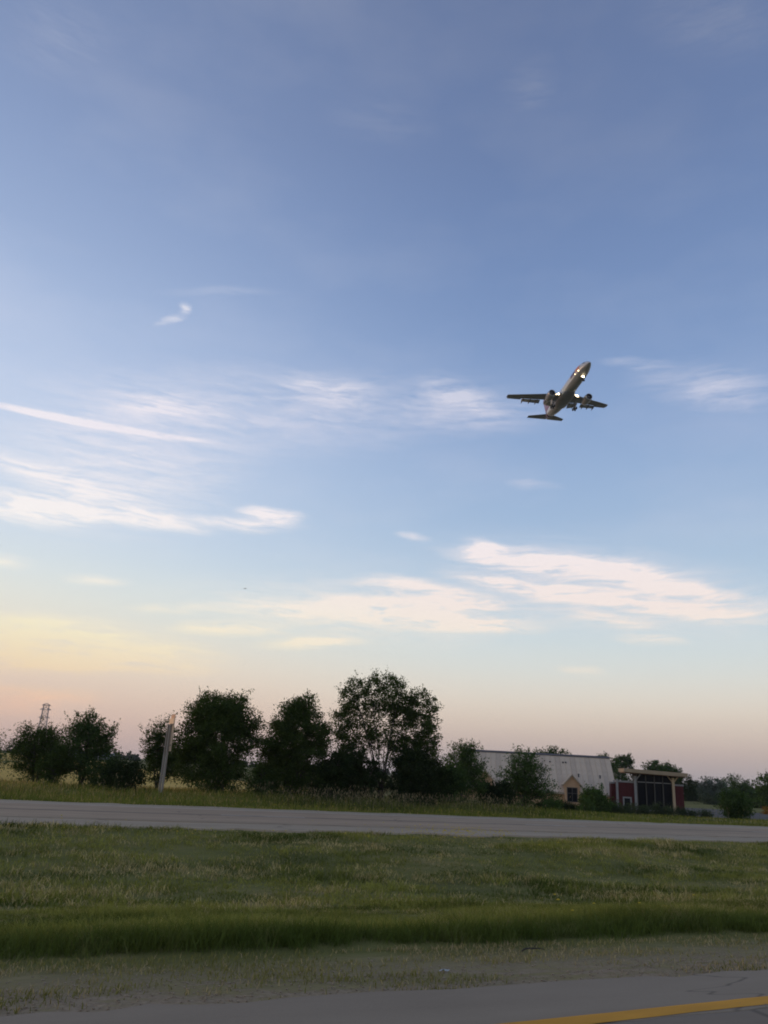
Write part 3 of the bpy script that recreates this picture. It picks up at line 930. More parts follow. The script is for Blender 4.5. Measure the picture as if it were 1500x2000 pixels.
make_plant('understory_bush', 'dark thicket bush between the pointed tree and the airy tree', 'bush', at_ground(-2.2, 46.6),
           [(0, 0, 1.0, 1.1, 0.8, 1.1, 90), (0.5, 0, 1.6, 0.7, 0.6, 0.9, 40)], seed=19, per=84, leaf=0.15, cols=DARKC, stems=5, r0=0.05, group='roadside shrubs')
make_plant('understory_bush', 'dark thicket bush filling the gap between the airy tree and the bright young tree', 'bush', at_ground(4.7, 51),
           [(0, 0, 1.1, 1.2, 0.9, 1.1, 90), (0.4, 0, 1.7, 0.8, 0.7, 0.7, 40)], seed=20, per=84, leaf=0.15, cols=GREEN, stems=5, r0=0.05, group='roadside shrubs')
make_plant('understory_bush', 'low yellow green bush between the rounded tree and the pointed tree', 'bush', at_ground(-6.0, 46.5),
           [(0, 0, 0.9, 0.7, 0.6, 0.9, 50)], seed=21, per=70, leaf=0.14, cols=BRIGHT, stems=4, r0=0.04, group='roadside shrubs')
make_plant('young_tree', 'bright green young tree in front of the left end of the metal roof', 'tree', at_ground(6.4, 56),
           [(0.0, 0, 2.6, 1.15, 1.0, 1.15, 95), (0.1, 0, 3.55, 0.65, 0.6, 0.5, 30), (0.9, 0, 1.9, 0.8, 0.7, 0.9, 50), (-0.9, 0, 1.7, 0.8, 0.7, 1.0, 50), (0, 0, 1.0, 1.5, 1.0, 0.9, 80)],
           seed=11, ragged=18, per=42, leaf=0.13, wid=0.5, crad=0.36, cols=BRIGHT, stems=4, r0=0.07, group='young trees by the tan house', droop=0.2)
make_plant('young_tree', 'layered bright green young tree in front of the middle of the metal roof', 'tree', at_ground(11.0, 58),
           [(-0.1, 0, 3.3, 0.95, 0.8, 0.6, 48), (0.3, 0, 2.6, 1.4, 1.1, 0.55, 62), (-0.6, 0, 2.1, 1.2, 1.0, 0.55, 52), (0.7, 0, 1.7, 1.4, 1.1, 0.5, 56), (1.5, 0, 1.05, 0.8, 0.6, 0.35, 22), (-0.2, 0, 1.0, 1.4, 1.0, 0.8, 70)],
           seed=12, ragged=20, per=38, leaf=0.13, wid=0.5, crad=0.34, cols=BRIGHT, stems=4, r0=0.07, group='young trees by the tan house', droop=0.2)
make_plant('low_shrub', 'low leafy shrub between the two bright young trees', 'bush', at_ground(8.6, 57),
           [(0, 0, 0.8, 1.1, 0.8, 0.8, 80), (0.9, 0, 0.9, 0.7, 0.6, 0.7, 40)], seed=13, per=77, leaf=0.17, cols=DARKC, stems=4, r0=0.04, group='shrubs by the tan house')
make_plant('low_shrub', 'low yellowish shrub right of the layered young tree', 'bush', at_ground(12.6, 56),
           [(0, 0, 0.35, 0.7, 0.5, 0.4, 40)], seed=14, per=50, leaf=0.11, cols=BRIGHT, stems=3, r0=0.03, group='shrubs by the tan house')
make_plant('clipped_hedge', 'low dark hedge below the tan house wall, left of the dormer window', 'hedge', at_ground(15.5, 66),
           [(-1.3, 0, 0.32, 0.8, 0.6, 0.32, 45), (-0.2, 0, 0.32, 0.8, 0.6, 0.32, 45), (0.9, 0, 0.3, 0.8, 0.6, 0.3, 45), (1.8, 0, 0.26, 0.5, 0.5, 0.26, 30)], seed=15, per=84, leaf=0.14, cols=DARKC, stems=5, r0=0.03, twig=False)
make_plant('round_shrub', 'round leafy shrub covering the right corner of the tan house', 'bush', at_ground(17.7, 64),
           [(0, 0, 0.9, 0.85, 0.8, 0.85, 100), (0.4, 0, 0.6, 0.7, 0.6, 0.6, 40), (-0.3, 0, 1.35, 0.5, 0.5, 0.35, 24)], seed=16, ragged=8, per=52, leaf=0.17, cols=BRIGHT, stems=5, r0=0.04, group='shrubs by the tan house')
make_plant('low_shrub', 'small shrub left of the round shrub by the house corner', 'bush', at_ground(16.4, 62),
           [(0, 0, 0.5, 0.6, 0.5, 0.55, 36)], seed=17, per=50, leaf=0.11, cols=BRIGHT, stems=3, r0=0.03, group='shrubs by the tan house')
for i, (x, y, w, h_, lb) in enumerate([(19.3, 66, 0.8, 0.6, 'leafy shrub at the left corner of the red hall'), (20.6, 68, 0.9, 0.45, 'low grey green shrub under the small white framed window'),
                                       (22.6, 69, 1.0, 0.42, 'low grey green shrub below the left glass panes'), (24.6, 70, 1.0, 0.45, 'low grey green shrub below the right glass panes'),
                                       (26.6, 71, 1.1, 0.38, 'low shrub below the right red wall'), (28.6, 71, 1.0, 0.30, 'lowest shrub at the edge of the parking lot')]):
    make_plant('low_shrub', lb, 'bush', at_ground(x, y), [(0, 0, h_ * 0.9, w, 0.6, h_, 42), (w * 0.7, 0, h_ * 0.7, w * 0.6, 0.5, h_ * 0.7, 22)], seed=40 + i, per=46, leaf=0.11,
               cols=((0.035, 0.05, 0.024), (0.085, 0.10, 0.055)), stems=3, r0=0.025, group='shrubs by the red hall', twig=False)
make_plant('roadside_bush', 'dark rounded bush standing alone in front of the parking lot', 'bush', at_ground(27.8, 62),
           [(0, 0, 1.0, 1.0, 0.8, 0.85, 110), (0.2, 0, 0.6, 0.8, 0.7, 0.6, 45), (-0.2, 0, 1.35, 0.6, 0.5, 0.4, 24)], seed=18, ragged=8, per=52, leaf=0.14, cols=GREEN, stems=5, r0=0.04, group='roadside shrubs')
# background trees
B = 'trees behind the buildings'
bgd = [('background_tree', 'distant tree crown showing above the middle of the roof ridge', 31.7, 140, [(0, 0, 5.6, 2.3, 2, 2.4, 60), (-1, 0, 6.0, 1.2, 1, 1.5, 20)], GREEN),
       ('background_tree', 'green tree behind the right end of the metal roof', 44.4, 150, [(0, 0, 4.6, 2.6, 2.2, 3.0, 80), (-0.6, 0, 7.0, 0.8, 0.7, 0.9, 14)], BRIGHT),
       ('background_tree', 'twin topped tree between the metal roof and the red hall canopy', 47.6, 152, [(0, 0, 4.2, 2.2, 2, 2.6, 60), (-0.6, 0, 6.6, 0.7, 0.7, 1.2, 18), (1.0, 0, 6.6, 0.7, 0.7, 1.2, 18)], GREEN),
       ('background_tree', 'tree showing above the left part of the canopy roof', 52.8, 150, [(0, 0, 4.4, 2.0, 2, 2.2, 60), (0, 0, 6.0, 1.1, 1, 0.9, 20)], BRIGHT),
       ('background_tree', 'dark tree showing above the right part of the canopy roof', 56.0, 152, [(0, 0, 3.9, 2.2, 2, 2.4, 60), (-0.6, 0, 5.8, 0.9, 0.8, 0.8, 16), (1.6, 0, 5.2, 0.7, 0.7, 0.9, 14)], GREEN),
       ('background_tree', 'dark tree at the right end of the red hall roof', 59.4, 156, [(0, 0, 3.0, 1.5, 1.4, 2.2, 46)], DARKC),
       ('silvery_bush', 'large pale silvery green bush behind the parking lot', 63.9, 150, [(0, 0, 2.1, 2.7, 2, 2.2, 90), (-1.6, 0, 2.5, 1.4, 1.2, 1.9, 36), (1.6, 0, 1.3, 1.4, 1.2, 1.3, 30)], SILVER),
       ('background_bush', 'low grey green bush left of the silvery bush', 60.9, 146, [(0, 0, 0.7, 1.6, 1.2, 0.9, 36)], ((0.06, 0.075, 0.045), (0.12, 0.14, 0.085))),
       ('background_tree', 'green tree rising behind the silvery bush', 66.0, 172, [(0, 0, 2.2, 3.0, 2.2, 2.4, 60)], GREEN),
       ('background_tree', 'dark leafy tree right of the silvery bush', 83.0, 185, [(0, 0, 2.9, 3.4, 2.4, 3.0, 80), (2.6, 0, 2.4, 2.2, 1.8, 2.4, 40)], GREEN),
       ('background_tree', 'dark bushy tree behind the lone roadside bush', 78.0, 172, [(0, 0, 2.2, 3.2, 2.2, 2.5, 80)], GREEN),
       ('background_tree', 'mid green tree left of the rightmost tree', 67.0, 140, [(0, 0, 1.3, 2.2, 2, 1.9, 60), (1.6, 0, 1.5, 1.6, 1.4, 1.7, 36)], GREEN),
       ('background_tree', 'rightmost tree cut by the photo edge', 54.9, 110, [(0, 0, 2.3, 2.2, 1.8, 2.6, 90), (-1.2, 0, 2.9, 1.1, 1, 1.7, 34)], BRIGHT)]
for i, (nm, lb, x, y, lob, cl) in enumerate(bgd):
    make_plant(nm, lb, 'bush' if 'bush' in nm else 'tree', at_ground(x, y), lob, seed=60 + i, per=48, leaf=0.30, wid=0.6, crad=0.62, cols=cl, stems=3, r0=0.14, group=B, twig=False, shell=0.5)
# dark conifers: whorls of sagging branches
def spruce(label, x, y, H, rad, seed):
    rng = np.random.default_rng(seed)
    lob = []
    nl = 11
    for i in range(nl):
        t = i / (nl - 1)
        lob.append((0, 0, 0.5 + (H - 0.7) * t, rad * (1 - t) ** 0.8 + 0.12, rad * (1 - t) ** 0.8 + 0.12, H / nl * 0.7, int(26 * (1 - t)) + 4))
    return make_plant('spruce_tree', label, 'tree', at_ground(x, y), lob, seed=seed, per=44, leaf=0.26, wid=0.35, crad=0.45, cols=DARKC, stems=1, r0=0.13, group='spruces behind the parking lot', conifer=True, droop=1.2, twig=False, spread=0.0)


spruce('tall dark spruce just right of the red hall', 66.0, 168, 5.0, 2.0, 81)
spruce('second dark spruce, wider and lower, right of the tall one', 69.4, 172, 4.0, 2.1, 82)
spruce('small lighter conical spruce in front of the two dark ones', 64.6, 150, 2.6, 1.5, 83)
make_plant('dry_shrub', 'small orange brown dry shrub at the right photo edge', 'bush', at_ground(47.6, 98), [(0, 0, 0.45, 0.4, 0.4, 0.45, 22)], seed=90, per=40, leaf=0.14,
           cols=((0.20, 0.10, 0.03), (0.42, 0.22, 0.06)), stems=3, r0=0.02, twig=False)


def far_wood(name, label, pts, seed):
    """a wood on the skyline that reads as one mass: leaf sprays over an uneven bank of crowns"""
    rng = np.random.default_rng(seed)
    Ps = []
    for (x, y, w, h_) in pts:
        n = 130
        d = rng.normal(size=(n, 3)); d /= np.linalg.norm(d, axis=1)[:, None]
        d[:, 2] = np.abs(d[:, 2])
        Ps.append(np.array([x, y, gz_at(x, y)]) + d * rng.random((n, 1)) ** 0.4 * np.array([w, w, h_]))
    P = np.concatenate(Ps); n = len(P)
    a = rng.normal(size=(n, 3)); a /= np.linalg.norm(a, axis=1)[:, None]
    b = np.cross(a, rng.normal(size=(n, 3))); b /= np.linalg.norm(b, axis=1)[:, None]
    s = rng.uniform(0.5, 1.2, (n, 1))
    V = np.stack([P - a * s, P + b * s * 0.7, P + a * s, P - b * s * 0.7], 1).reshape(-1, 3)
    F = (np.arange(n) * 4)[:, None] + np.array([[0, 1, 2, 3]])
    t = rng.random((n, 1))
    col = np.array((0.018, 0.028, 0.014)) * (1 - t) + np.array((0.045, 0.06, 0.028)) * t
    return tag(npmesh(name, V, F, LEAF, None, False, np.repeat(col, 4, axis=0)), label, 'wood', kind='stuff')


rng = np.random.default_rng(5)
pts = []
for i in range(150):
    x = -420 + i * 4.0 + rng.normal(0, 2)
    y = 560 + rng.normal(0, 14) + 0.12 * abs(x + 200)
    hh = 3.2 + 4.5 * float(vnoise(np.array([i * 0.16]), np.array([2.0]), 8, 3)[0]) ** 1.5
    pts.append((x, y, rng.uniform(2.5, 4.5), hh))
far_wood('distant_wood', 'hazy dark wood on the skyline beyond the field', pts, 6)
pts = []
for i in range(130):
    x = 60 + i * 2.6 + rng.normal(0, 2)
    y = 330 + rng.normal(0, 12) - 0.10 * (x - 60)
    pts.append((x, y, rng.uniform(2.2, 4.0), rng.uniform(2.6, 5.4)))
far_wood('distant_wood', 'dark wood on the skyline at the right behind the parking lot', pts, 7)

# ------------------------------------------------------------------ tan house with metal roof
TAN = paint('tan_stucco', (0.58, 0.35, 0.20), 0.9, var=0.12, scale=2.0, bump=0.2)
TRIM = paint('tan_trim', (0.40, 0.31, 0.22), 0.8, var=0.15, scale=4)
ROOF = paint('grey_roof_metal', (0.68, 0.51, 0.35), 0.7, 0.0, var=0.10, scale=0.8, stretch=(1, 1, 1), spec=0.4)
ROOFB = paint('grey_roof_metal_faded', (0.60, 0.45, 0.315), 0.7, 0.0, var=0.14, scale=0.8)
ROOFD = paint('dark_flashing', (0.13, 0.115, 0.11), 0.7, var=0.2)
MULL0 = paint('dark_sash_paint', (0.10, 0.085, 0.07), 0.6, var=0.15)
FRAME = paint('window_frame_paint', (0.30, 0.28, 0.26), 0.6, var=0.15)
PIPE = paint('vent_pipe', (0.07, 0.068, 0.068), 0.6, var=0.2)


def glass_mat(name, col):
    m, kk, o = new_mat(name)
    b = kk.n('ShaderNodeBsdfPrincipled')
    b.inputs['Base Color'].default_value = (*col, 1)
    b.inputs['Roughness'].default_value = 0.12
    b.inputs['Specular IOR Level'].default_value = 0.05
    co = kk.n('ShaderNodeTexCoord').outputs['Object']
    bp = kk.n('ShaderNodeBump')
    bp.inputs['Strength'].default_value = 0.08
    kk.put(bp.inputs['Height'], kk.noise(co, 1.3, 3))
    kk.put(b.inputs['Normal'], bp.outputs[0])
    kk.t.links.new(b.outputs[0], o.inputs[0])
    return m


GLASS = glass_mat('dark_window_glass', (0.012, 0.013, 0.015))
HX, HY, HZ = 19.75, 97.0, -1.35
house = tag(empty('tan_house', (HX, HY, HZ), R(-8)), 'long low tan house with a grey standing seam metal roof and gabled dormers', 'house')
L2, DEP, EAVE, RIDGE = 8.7, 5.2, 1.85, 5.95
prof = [(-DEP + 0.45, 0), (DEP - 0.45, 0), (DEP - 0.45, EAVE + 0.20), (0, RIDGE - 0.25), (-DEP + 0.45, EAVE + 0.20)]
MB().prism(prof, 'x', -L2 + 0.3, L2 - 0.3).build('wall', TAN, house)
NP_ = 30
pw = 2 * L2 / NP_
sl = (RIDGE - EAVE) / DEP
me = None
for i in range(NP_):
    x = -L2 + pw * (i + 0.5)
    if me is None:
        mb = MB()
        w = pw / 2 - 0.004
        y0, y1 = -DEP, -0.02
        z0, z1 = EAVE, RIDGE - 0.02 * sl
        # pan with an upstanding seam rib on each side
        sect = [(-w, 0.06), (-w, 0.13), (-w + 0.035, 0.13), (-w + 0.05, 0.075), (w - 0.05, 0.075), (w - 0.035, 0.13), (w, 0.13), (w, 0.06)]
        n = len(sect)
        V = [(a, y0, z0 + b) for a, b in sect] + [(a, y1, z1 + b) for a, b in sect]
        F = [tuple(range(n)), tuple(range(2 * n - 1, n - 1, -1))] + [(j, n + j, n + (j + 1) % n, (j + 1) % n) for j in range(n)]
        mb.add(V, F)
        po = mb.build('roof_panel', ROOF, house)
        me = po.data
        me2 = me.copy()
        me2.materials[0] = ROOFB
    else:
        po = link_mesh('roof_panel', me2 if i % 3 == 1 else me, None, house)
    po.location = (x, 0, random.Random(i).uniform(-0.008, 0.008))
MB().prism([(0.02, RIDGE + 0.05), (DEP, EAVE + 0.05), (DEP, EAVE + 0.12), (0.02, RIDGE + 0.12)], 'x', -L2, L2).build('rear_roof', ROOF, house)
MB().prism([(-0.22, RIDGE - 0.03), (0, RIDGE + 0.15), (0.22, RIDGE - 0.03), (0.22, RIDGE + 0.03), (0, RIDGE + 0.21), (-0.22, RIDGE + 0.03)], 'x', -L2 - 0.02, L2 + 0.02).build('ridge_cap', ROOFD, house)
MB().box(-L2, L2, -DEP - 0.03, -DEP + 0.01, EAVE - 0.12, EAVE + 0.05).build('fascia', TRIM, house)
for sx in (-1, 1):
    MB().prism([(-DEP, EAVE - 0.08), (0, RIDGE - 0.10), (0, RIDGE + 0.05), (-DEP, EAVE + 0.06)], 'x', sx * (L2 + 0.01) - 0.03, sx * (L2 + 0.01) + 0.03).build('barge_board', TRIM, house)
for (vx, t, hh) in ((4.75, 0.42, 0.30), (7.15, 0.42, 0.26), (3.2, 0.78, 0.10), (3.5, 0.78, 0.10), (1.7, 0.78, 0.08)):
    y = -DEP * (1 - t); z = EAVE + (RIDGE - EAVE) * t
    MB().tube([(vx, y, z), (vx, y, z + hh + 0.12)], 0.07, 8).tube([(vx, y, z + hh + 0.06), (vx, y, z + hh + 0.13)], 0.11, 8).build('roof_vent', PIPE, house)


def dormer(cx, win=True):
    d = empty('dormer', (cx, 0, 0), 0, house)
    gp = [(-0.84, 0), (0.84, 0), (0.84, 2.95), (0, 3.85), (-0.84, 2.95)]
    MB().prism(gp, 'y', -DEP - 0.16, -DEP + 2.3).build('gable_wall', TAN, d)
    for sx in (-1, 1):
        q = [(sx * 1.02, 2.70), (0, 3.80), (0, 3.94), (sx * 1.08, 2.76)]
        MB().prism(q if sx > 0 else q[::-1], 'y', -DEP - 0.42, -DEP + 2.6).build('dormer_roof', ROOF, d)
        q2 = [(sx * 1.00, 2.62), (0, 3.72), (0, 3.86), (sx * 1.06, 2.70)]
        MB().prism(q2 if sx > 0 else q2[::-1], 'y', -DEP - 0.45, -DEP - 0.425).build('barge_board', TRIM, d)
    y = -DEP - 0.165
    if win:
        f = MB()
        f.box(-0.58, -0.50, y - 0.05, y + 0.02, 0.95, 2.5).box(0.50, 0.58, y - 0.05, y + 0.02, 0.95, 2.5)
        f.box(-0.50, 0.50, y - 0.05, y + 0.02, 0.95, 1.03).box(-0.50, 0.50, y - 0.05, y + 0.02, 2.42, 2.5)
        f.box(-0.03, 0.03, y - 0.045, y + 0.015, 1.03, 2.42)
        f.box(-0.50, -0.03, y - 0.045, y + 0.015, 1.84, 1.90).box(0.03, 0.50, y - 0.045, y + 0.015, 1.84, 1.90)
        f.build('window_frame', MULL0, d)
        for (a, b) in ((-0.50, -0.03), (0.03, 0.50)):
            for (c, e) in ((1.03, 1.84), (1.90, 2.42)):
                MB().box(a, b, y - 0.02, y - 0.008, c, e).build('pane', GLASS, d)
    return d


dormer(3.75)
dormer(-5.9)

# ------------------------------------------------------------------ red hall with glazed front and canopy
RED = paint('barn_red_siding', (0.088, 0.016, 0.015), 0.8, var=0.18, scale=1.2, stretch=(6, 6, 0.5), bump=0.15)
STONEC = paint('cream_post', (0.50, 0.36, 0.22), 0.8, var=0.15, scale=3)
GREYT = paint('grey_trim', (0.27, 0.25, 0.235), 0.7, var=0.15)
CAN = paint('canopy_fascia', (0.38, 0.275, 0.17), 0.7, var=0.12, scale=2)
SOFF = paint('wood_soffit', (0.22, 0.13, 0.08), 0.7, var=0.2, stretch=(8, 1, 1))
MULL = paint('bronze_mullion', (0.085, 0.075, 0.062), 0.5, 0.3, var=0.15)
hall = tag(empty('red_hall', (30.0, 86.0, -0.75), R(-9)), 'barn red hall with tall dark glazing under a flat tan canopy', 'building')
# local x -3.7..3.1 across the front, y 0 at the glass line, z up
MB().box(-3.72, -1.72, 0.05, 2.6, -0.4, 2.72).build('left_wall', RED, hall)
MB().box(2.02, 3.05, 0.05, 2.6, -0.4, 2.66).build('right_wall', RED, hall)
MB().box(-4.15, -3.72, 1.2, 2.6, -0.4, 2.55).build('link_wall', RED, hall)
MB().box(-3.76, -1.74, 0.0, 2.65, 2.72, 2.90).build('parapet_cap', GREYT, hall)
MB().box(2.02, 3.10, 0.0, 2.65, 2.66, 2.84).build('parapet_cap', GREYT, hall)
MB().box(-4.15, -3.76, 1.15, 2.65, 2.55, 2.72).build('parapet_cap', GREYT, hall)
# vertical siding boards, proud of the wall
bme = None
for (xa, xb, zt, yf) in ((-3.56, -1.76, 2.70, 0.05), (2.06, 3.03, 2.64, 0.05)):
    nb = int((xb - xa) / 0.2)
    for i in range(nb):
        x0 = xa + (xb - xa) * i / nb
        hide = xa < -2 and -3.30 < x0 + 0.09 < -2.10
        if hide:
            MB().box(x0 + 0.008, x0 + (xb - xa) / nb - 0.008, yf - 0.022, yf + 0.002, 1.36, zt).build('siding_board', RED, hall)
        else:
            MB().box(x0 + 0.008, x0 + (xb - xa) / nb - 0.008, yf - 0.022, yf + 0.002, -0.35, zt).build('siding_board', RED, hall)
MB().box(-3.80, -3.58, -0.10, 0.045, -0.4, 3.05).build('corner_post', GREYT, hall)
w = empty('window', (0, 0, 0), 0, hall)
f = MB()
f.box(-3.14, -3.00, -0.06, 0.045, 0.05, 1.30).box(-2.40, -2.26, -0.06, 0.045, 0.05, 1.30).box(-3.00, -2.40, -0.06, 0.045, 1.16, 1.30).box(-3.20, -2.20, -0.09, 0.045, -0.05, 0.05)
f.build('frame', GREYT, w)
MB().box(-3.00, -2.40, -0.005, 0.03, 0.05, 1.16).build('pane', GLASS, w)
# glazing: four bays, tall panes with a transom row above
gx = [-1.62, -0.72, 0.14, 1.0, 1.88]
for i in range(4):
    MB().box(gx[i] + 0.05, gx[i + 1] - 0.05, 0.10, 0.13, 0.14, 2.82).build('pane', GLASS, hall)
    MB().box(gx[i] + 0.05, gx[i + 1] - 0.05, 0.10, 0.13, 2.90, 3.62).build('transom_pane', GLASS, hall)
    MB().box(gx[i] + 0.05, gx[i + 1] - 0.05, 0.04, 0.16, 2.82, 2.90).build('transom_bar', FRAME, hall)
    MB().box(gx[i] + 0.05, gx[i + 1] - 0.05, 0.02, 0.17, -0.2, 0.14).build('sill', GREYT, hall)
for x in gx:
    MB().box(x - 0.05, x + 0.05, -0.02, 0.18, -0.2, 3.66).build('mullion', MULL, hall)
DARKI = paint('dim_interior', (0.05, 0.042, 0.038), 0.9)
MB().box(-1.70, 2.0, 0.4, 2.6, -0.2, 3.66).build('inner_core', DARKI, hall)
for (x, m_) in ((-1.86, GREYT), (1.98, STONEC)):
    c = MB().box(x - 0.12, x + 0.12, -0.42, -0.18, -0.35, 3.45)
    c.build('column', m_, hall)
    for sgn in (-1, 1):
        MB().tube([(x, -0.30, 2.95), (x + sgn * 0.55, -0.30, 3.60)], 0.07, 6).build('brace', m_, hall)
cp = empty('canopy', (0, 0, 0), 0, hall)
V = [(-3.10, -1.2, 3.78), (3.30, -1.2, 3.60), (3.30, 2.9, 3.60), (-3.10, 2.9, 3.78)]
MB().add(V + [(a, b, c + 0.36) for a, b, c in V], [(0, 3, 2, 1), (4, 5, 6, 7), (0, 1, 5, 4), (1, 2, 6, 5), (2, 3, 7, 6), (3, 0, 4, 7)]).build('fascia', CAN, cp)
MB().add([(-3.0, -1.0, 3.70), (3.1, -1.0, 3.54), (3.1, 2.8, 3.54), (-3.0, 2.8, 3.70), (-3.0, -1.0, 3.774), (3.1, -1.0, 3.603), (3.1, 2.8, 3.603), (-3.0, 2.8, 3.774)],
         [(0, 3, 2, 1), (0, 1, 5, 4), (1, 2, 6, 5), (2, 3, 7, 6), (3, 0, 4, 7)]).build('soffit', SOFF, cp)
MB().box(3.05, 3.22, 0.9, 1.1, 1.65, 2.0).tube([(3.05, 1.0, 1.9), (3.30, 1.0, 1.98)], 0.03, 6).build('wall_lamp', FRAME, hall)

# ------------------------------------------------------------------ road sign seen nearly edge-on, from behind
SX, SY = -10.68, 43.0
sz = gz_at(SX, SY)
sign = tag(empty('road_sign', (SX, SY, sz), TH), 'tall road sign seen edge on from behind on two posts, left of the rounded tree', 'sign')
POST = paint('weathered_post', (0.30, 0.245, 0.19), 0.8, var=0.2, scale=3, stretch=(6, 6, 0.6))
PEDGE = paint('pale_post_edge', (0.55, 0.50, 0.43), 0.7, var=0.1)
ALU = paint('dull_sign_back', (0.52, 0.38, 0.26), 0.5, 0.3, var=0.12, scale=2)
SUNTOP = paint('peach_sunlit_top', (0.80, 0.40, 0.22), 0.6, var=0.12)
# local x = along the road, y = away from it; the panel stands across x
for yy in (0.0, 0.80):
    MB().box(-0.06, 0.02, yy - 0.075, yy + 0.075, -0.5, 3.55).build('post', POST, sign)
    MB().box(-0.09, -0.072, yy - 0.073, yy - 0.045, -0.3, 3.50).build('post_edge_strip', PEDGE, sign)
MB().box(0.025, 0.055, -0.62, 0.98, 2.15, 3.85).build('panel', ALU, sign)
for zz in (2.45, 3.50):
    MB().box(-0.012, 0.024, -0.58, 0.94, zz - 0.04, zz + 0.04).build('panel_rail', POST, sign)
MB().box(0.020, 0.050, -0.6, 0.5, 3.853, 4.03).build('sunlit_top', SUNTOP, sign)  # added strip: low sunlight on the sign top put into its peach colour

# ------------------------------------------------------------------ far lattice pylon
STEEL = paint('pylon_steel', (0.36, 0.31, 0.29), 0.6, 0.0, var=0.1)
PX, PY = -211.5, 520.0
py = tag(empty('pylon', (PX, PY, gz_at(PX, PY)), R(15)), 'faint lattice power pylon on the horizon above the feathery bush', 'pylon')
PH = 31.0
wd_ = lambda z: 3.0 * (1 - z / PH) ** 1.0 + 0.9 if z < PH * 0.6 else 2.1 - 0.6 * (z - PH * 0.6) / (PH * 0.4)
lev = [0, 5, 9.5, 13.5, 17, 20, 22.5, 25, 27.5, PH]
cor = [(-1, -1), (1, -1), (1, 1), (-1, 1)]
for (a, b) in cor:
    MB().tube([(a * wd_(z), b * wd_(z), z) for z in lev], 0.16, 4).build('leg', STEEL, py)
mb = MB()
for i in range(len(lev) - 1):
    z0, z1 = lev[i], lev[i + 1]
    for j in range(4):
        a, b = cor[j], cor[(j + 1) % 4]
        mb.tube([(a[0] * wd_(z0), a[1] * wd_(z0), z0), (b[0] * wd_(z1), b[1] * wd_(z1), z1)], 0.08, 3)
        mb.tube([(b[0] * wd_(z0), b[1] * wd_(z0), z0), (a[0] * wd_(z1), a[1] * wd_(z1), z1)], 0.08, 3)
        mb.tube([(a[0] * wd_(z1), a[1] * wd_(z1), z1), (b[0] * wd_(z1), b[1] * wd_(z1), z1)], 0.08, 3)
mb.build('bracing', STEEL, py)
for z, hw in ((30.3, 2.6), (27.6, 3.4), (22.6, 3.4)):
    MB().tube([(-hw, 0, z), (hw, 0, z)], 0.22, 4).tube([(-hw, 0, z), (0, 0, z + 1.3), (hw, 0, z)], 0.14, 4).build('crossarm', STEEL, py)
# low pale sheds beyond the field
SHED = paint('pale_shed_sheet', (0.34, 0.33, 0.34), 0.7, var=0.1, scale=0.2)
SHEDR = paint('shed_roof_sheet', (0.27, 0.26, 0.27), 0.6, var=0.1, scale=0.2)
for (x, y, hw, hh, lb) in ((-178, 480, 9, 2.6, 'left one of two low pale grey sheds beyond the wheat field'), (-158, 470, 10, 2.2, 'right one of two low pale grey sheds beyond the wheat field')):
    s_ = tag(empty('farm_shed', (x, y, gz_at(x, y)), R(12)), lb, 'shed', 'sheds beyond the field')
    MB().box(-hw, hw, -4, 4, -0.5, hh).build('wall', SHED, s_)
    MB().prism([(-4.4, hh - 0.1), (4.4, hh - 0.1), (0, hh + 1.5)], 'x', -hw - 0.4, hw + 0.4).build('roof', SHEDR, s_)
    MB().box(-1.6, 1.6, -4.06, -4.003, -0.2, hh - 0.5).build('door', SHEDR, s_)

# ------------------------------------------------------------------ litter and twig on the gravel
def on_strip(u_, v_, dz=0.0):
    x, y = to_xy(u_, v_)
    return (x, y, float(hz(u_, v_)) + dz)


lt = MB()
g = [[(i * 0.035, j * 0.04, 0.012 + 0.02 * math.sin(i * 1.7 + j) * math.cos(j * 2.1)) for i in range(5)] for j in range(3)]
V = [q for row in g for q in row] + [(a, b, c - 0.003) for row in g for a, b, c in row]
F = [(j * 5 + i, j * 5 + i + 1, j * 5 + i + 6, j * 5 + i + 5) for j in range(2) for i in range(4)]
F += [tuple(15 + q for q in f[::-1]) for f in F]
lt.add(V, F)
o = lt.build('paper_scrap', paint('pale_paper', (0.62, 0.60, 0.57), 0.8, var=0.08), None, True)
o.location = on_strip(4.0, 7.31, 0.01)
o.rotation_euler = (0.05, 0.0, 0.5)
o.scale = (0.75, 0.35, 0.6)
tag(o, 'small scrap of pale paper lying on the gravel strip', 'litter')
rng = np.random.default_rng(3)
q0, q1 = on_strip(5.36, 7.99, 0.03), on_strip(5.66, 7.98, 0.03)
pts = [(q0[0] + (q1[0] - q0[0]) * t, q0[1] + (q1[1] - q0[1]) * t, q0[2] + 0.03 * math.sin(t * 3.1) + 0.008 * math.sin(9 * t)) for t in np.linspace(0, 1, 7)]
tw = MB().tube([(a - q0[0], b - q0[1], c - q0[2]) for a, b, c in pts], [0.008, 0.009, 0.008, 0.007, 0.006, 0.005, 0.003], 6)
tw.tube([(pts[3][0] - q0[0], pts[3][1] - q0[1], pts[3][2] - q0[2]), (pts[3][0] - q0[0] + 0.05, pts[3][1] - q0[1] + 0.02, pts[3][2] - q0[2] + 0.06)], [0.005, 0.002], 5)
o = tw.build('fallen_twig', BARK, None, True)
o.location = q0
tag(o, 'thin dark curved twig lying where gravel meets grass', 'twig')

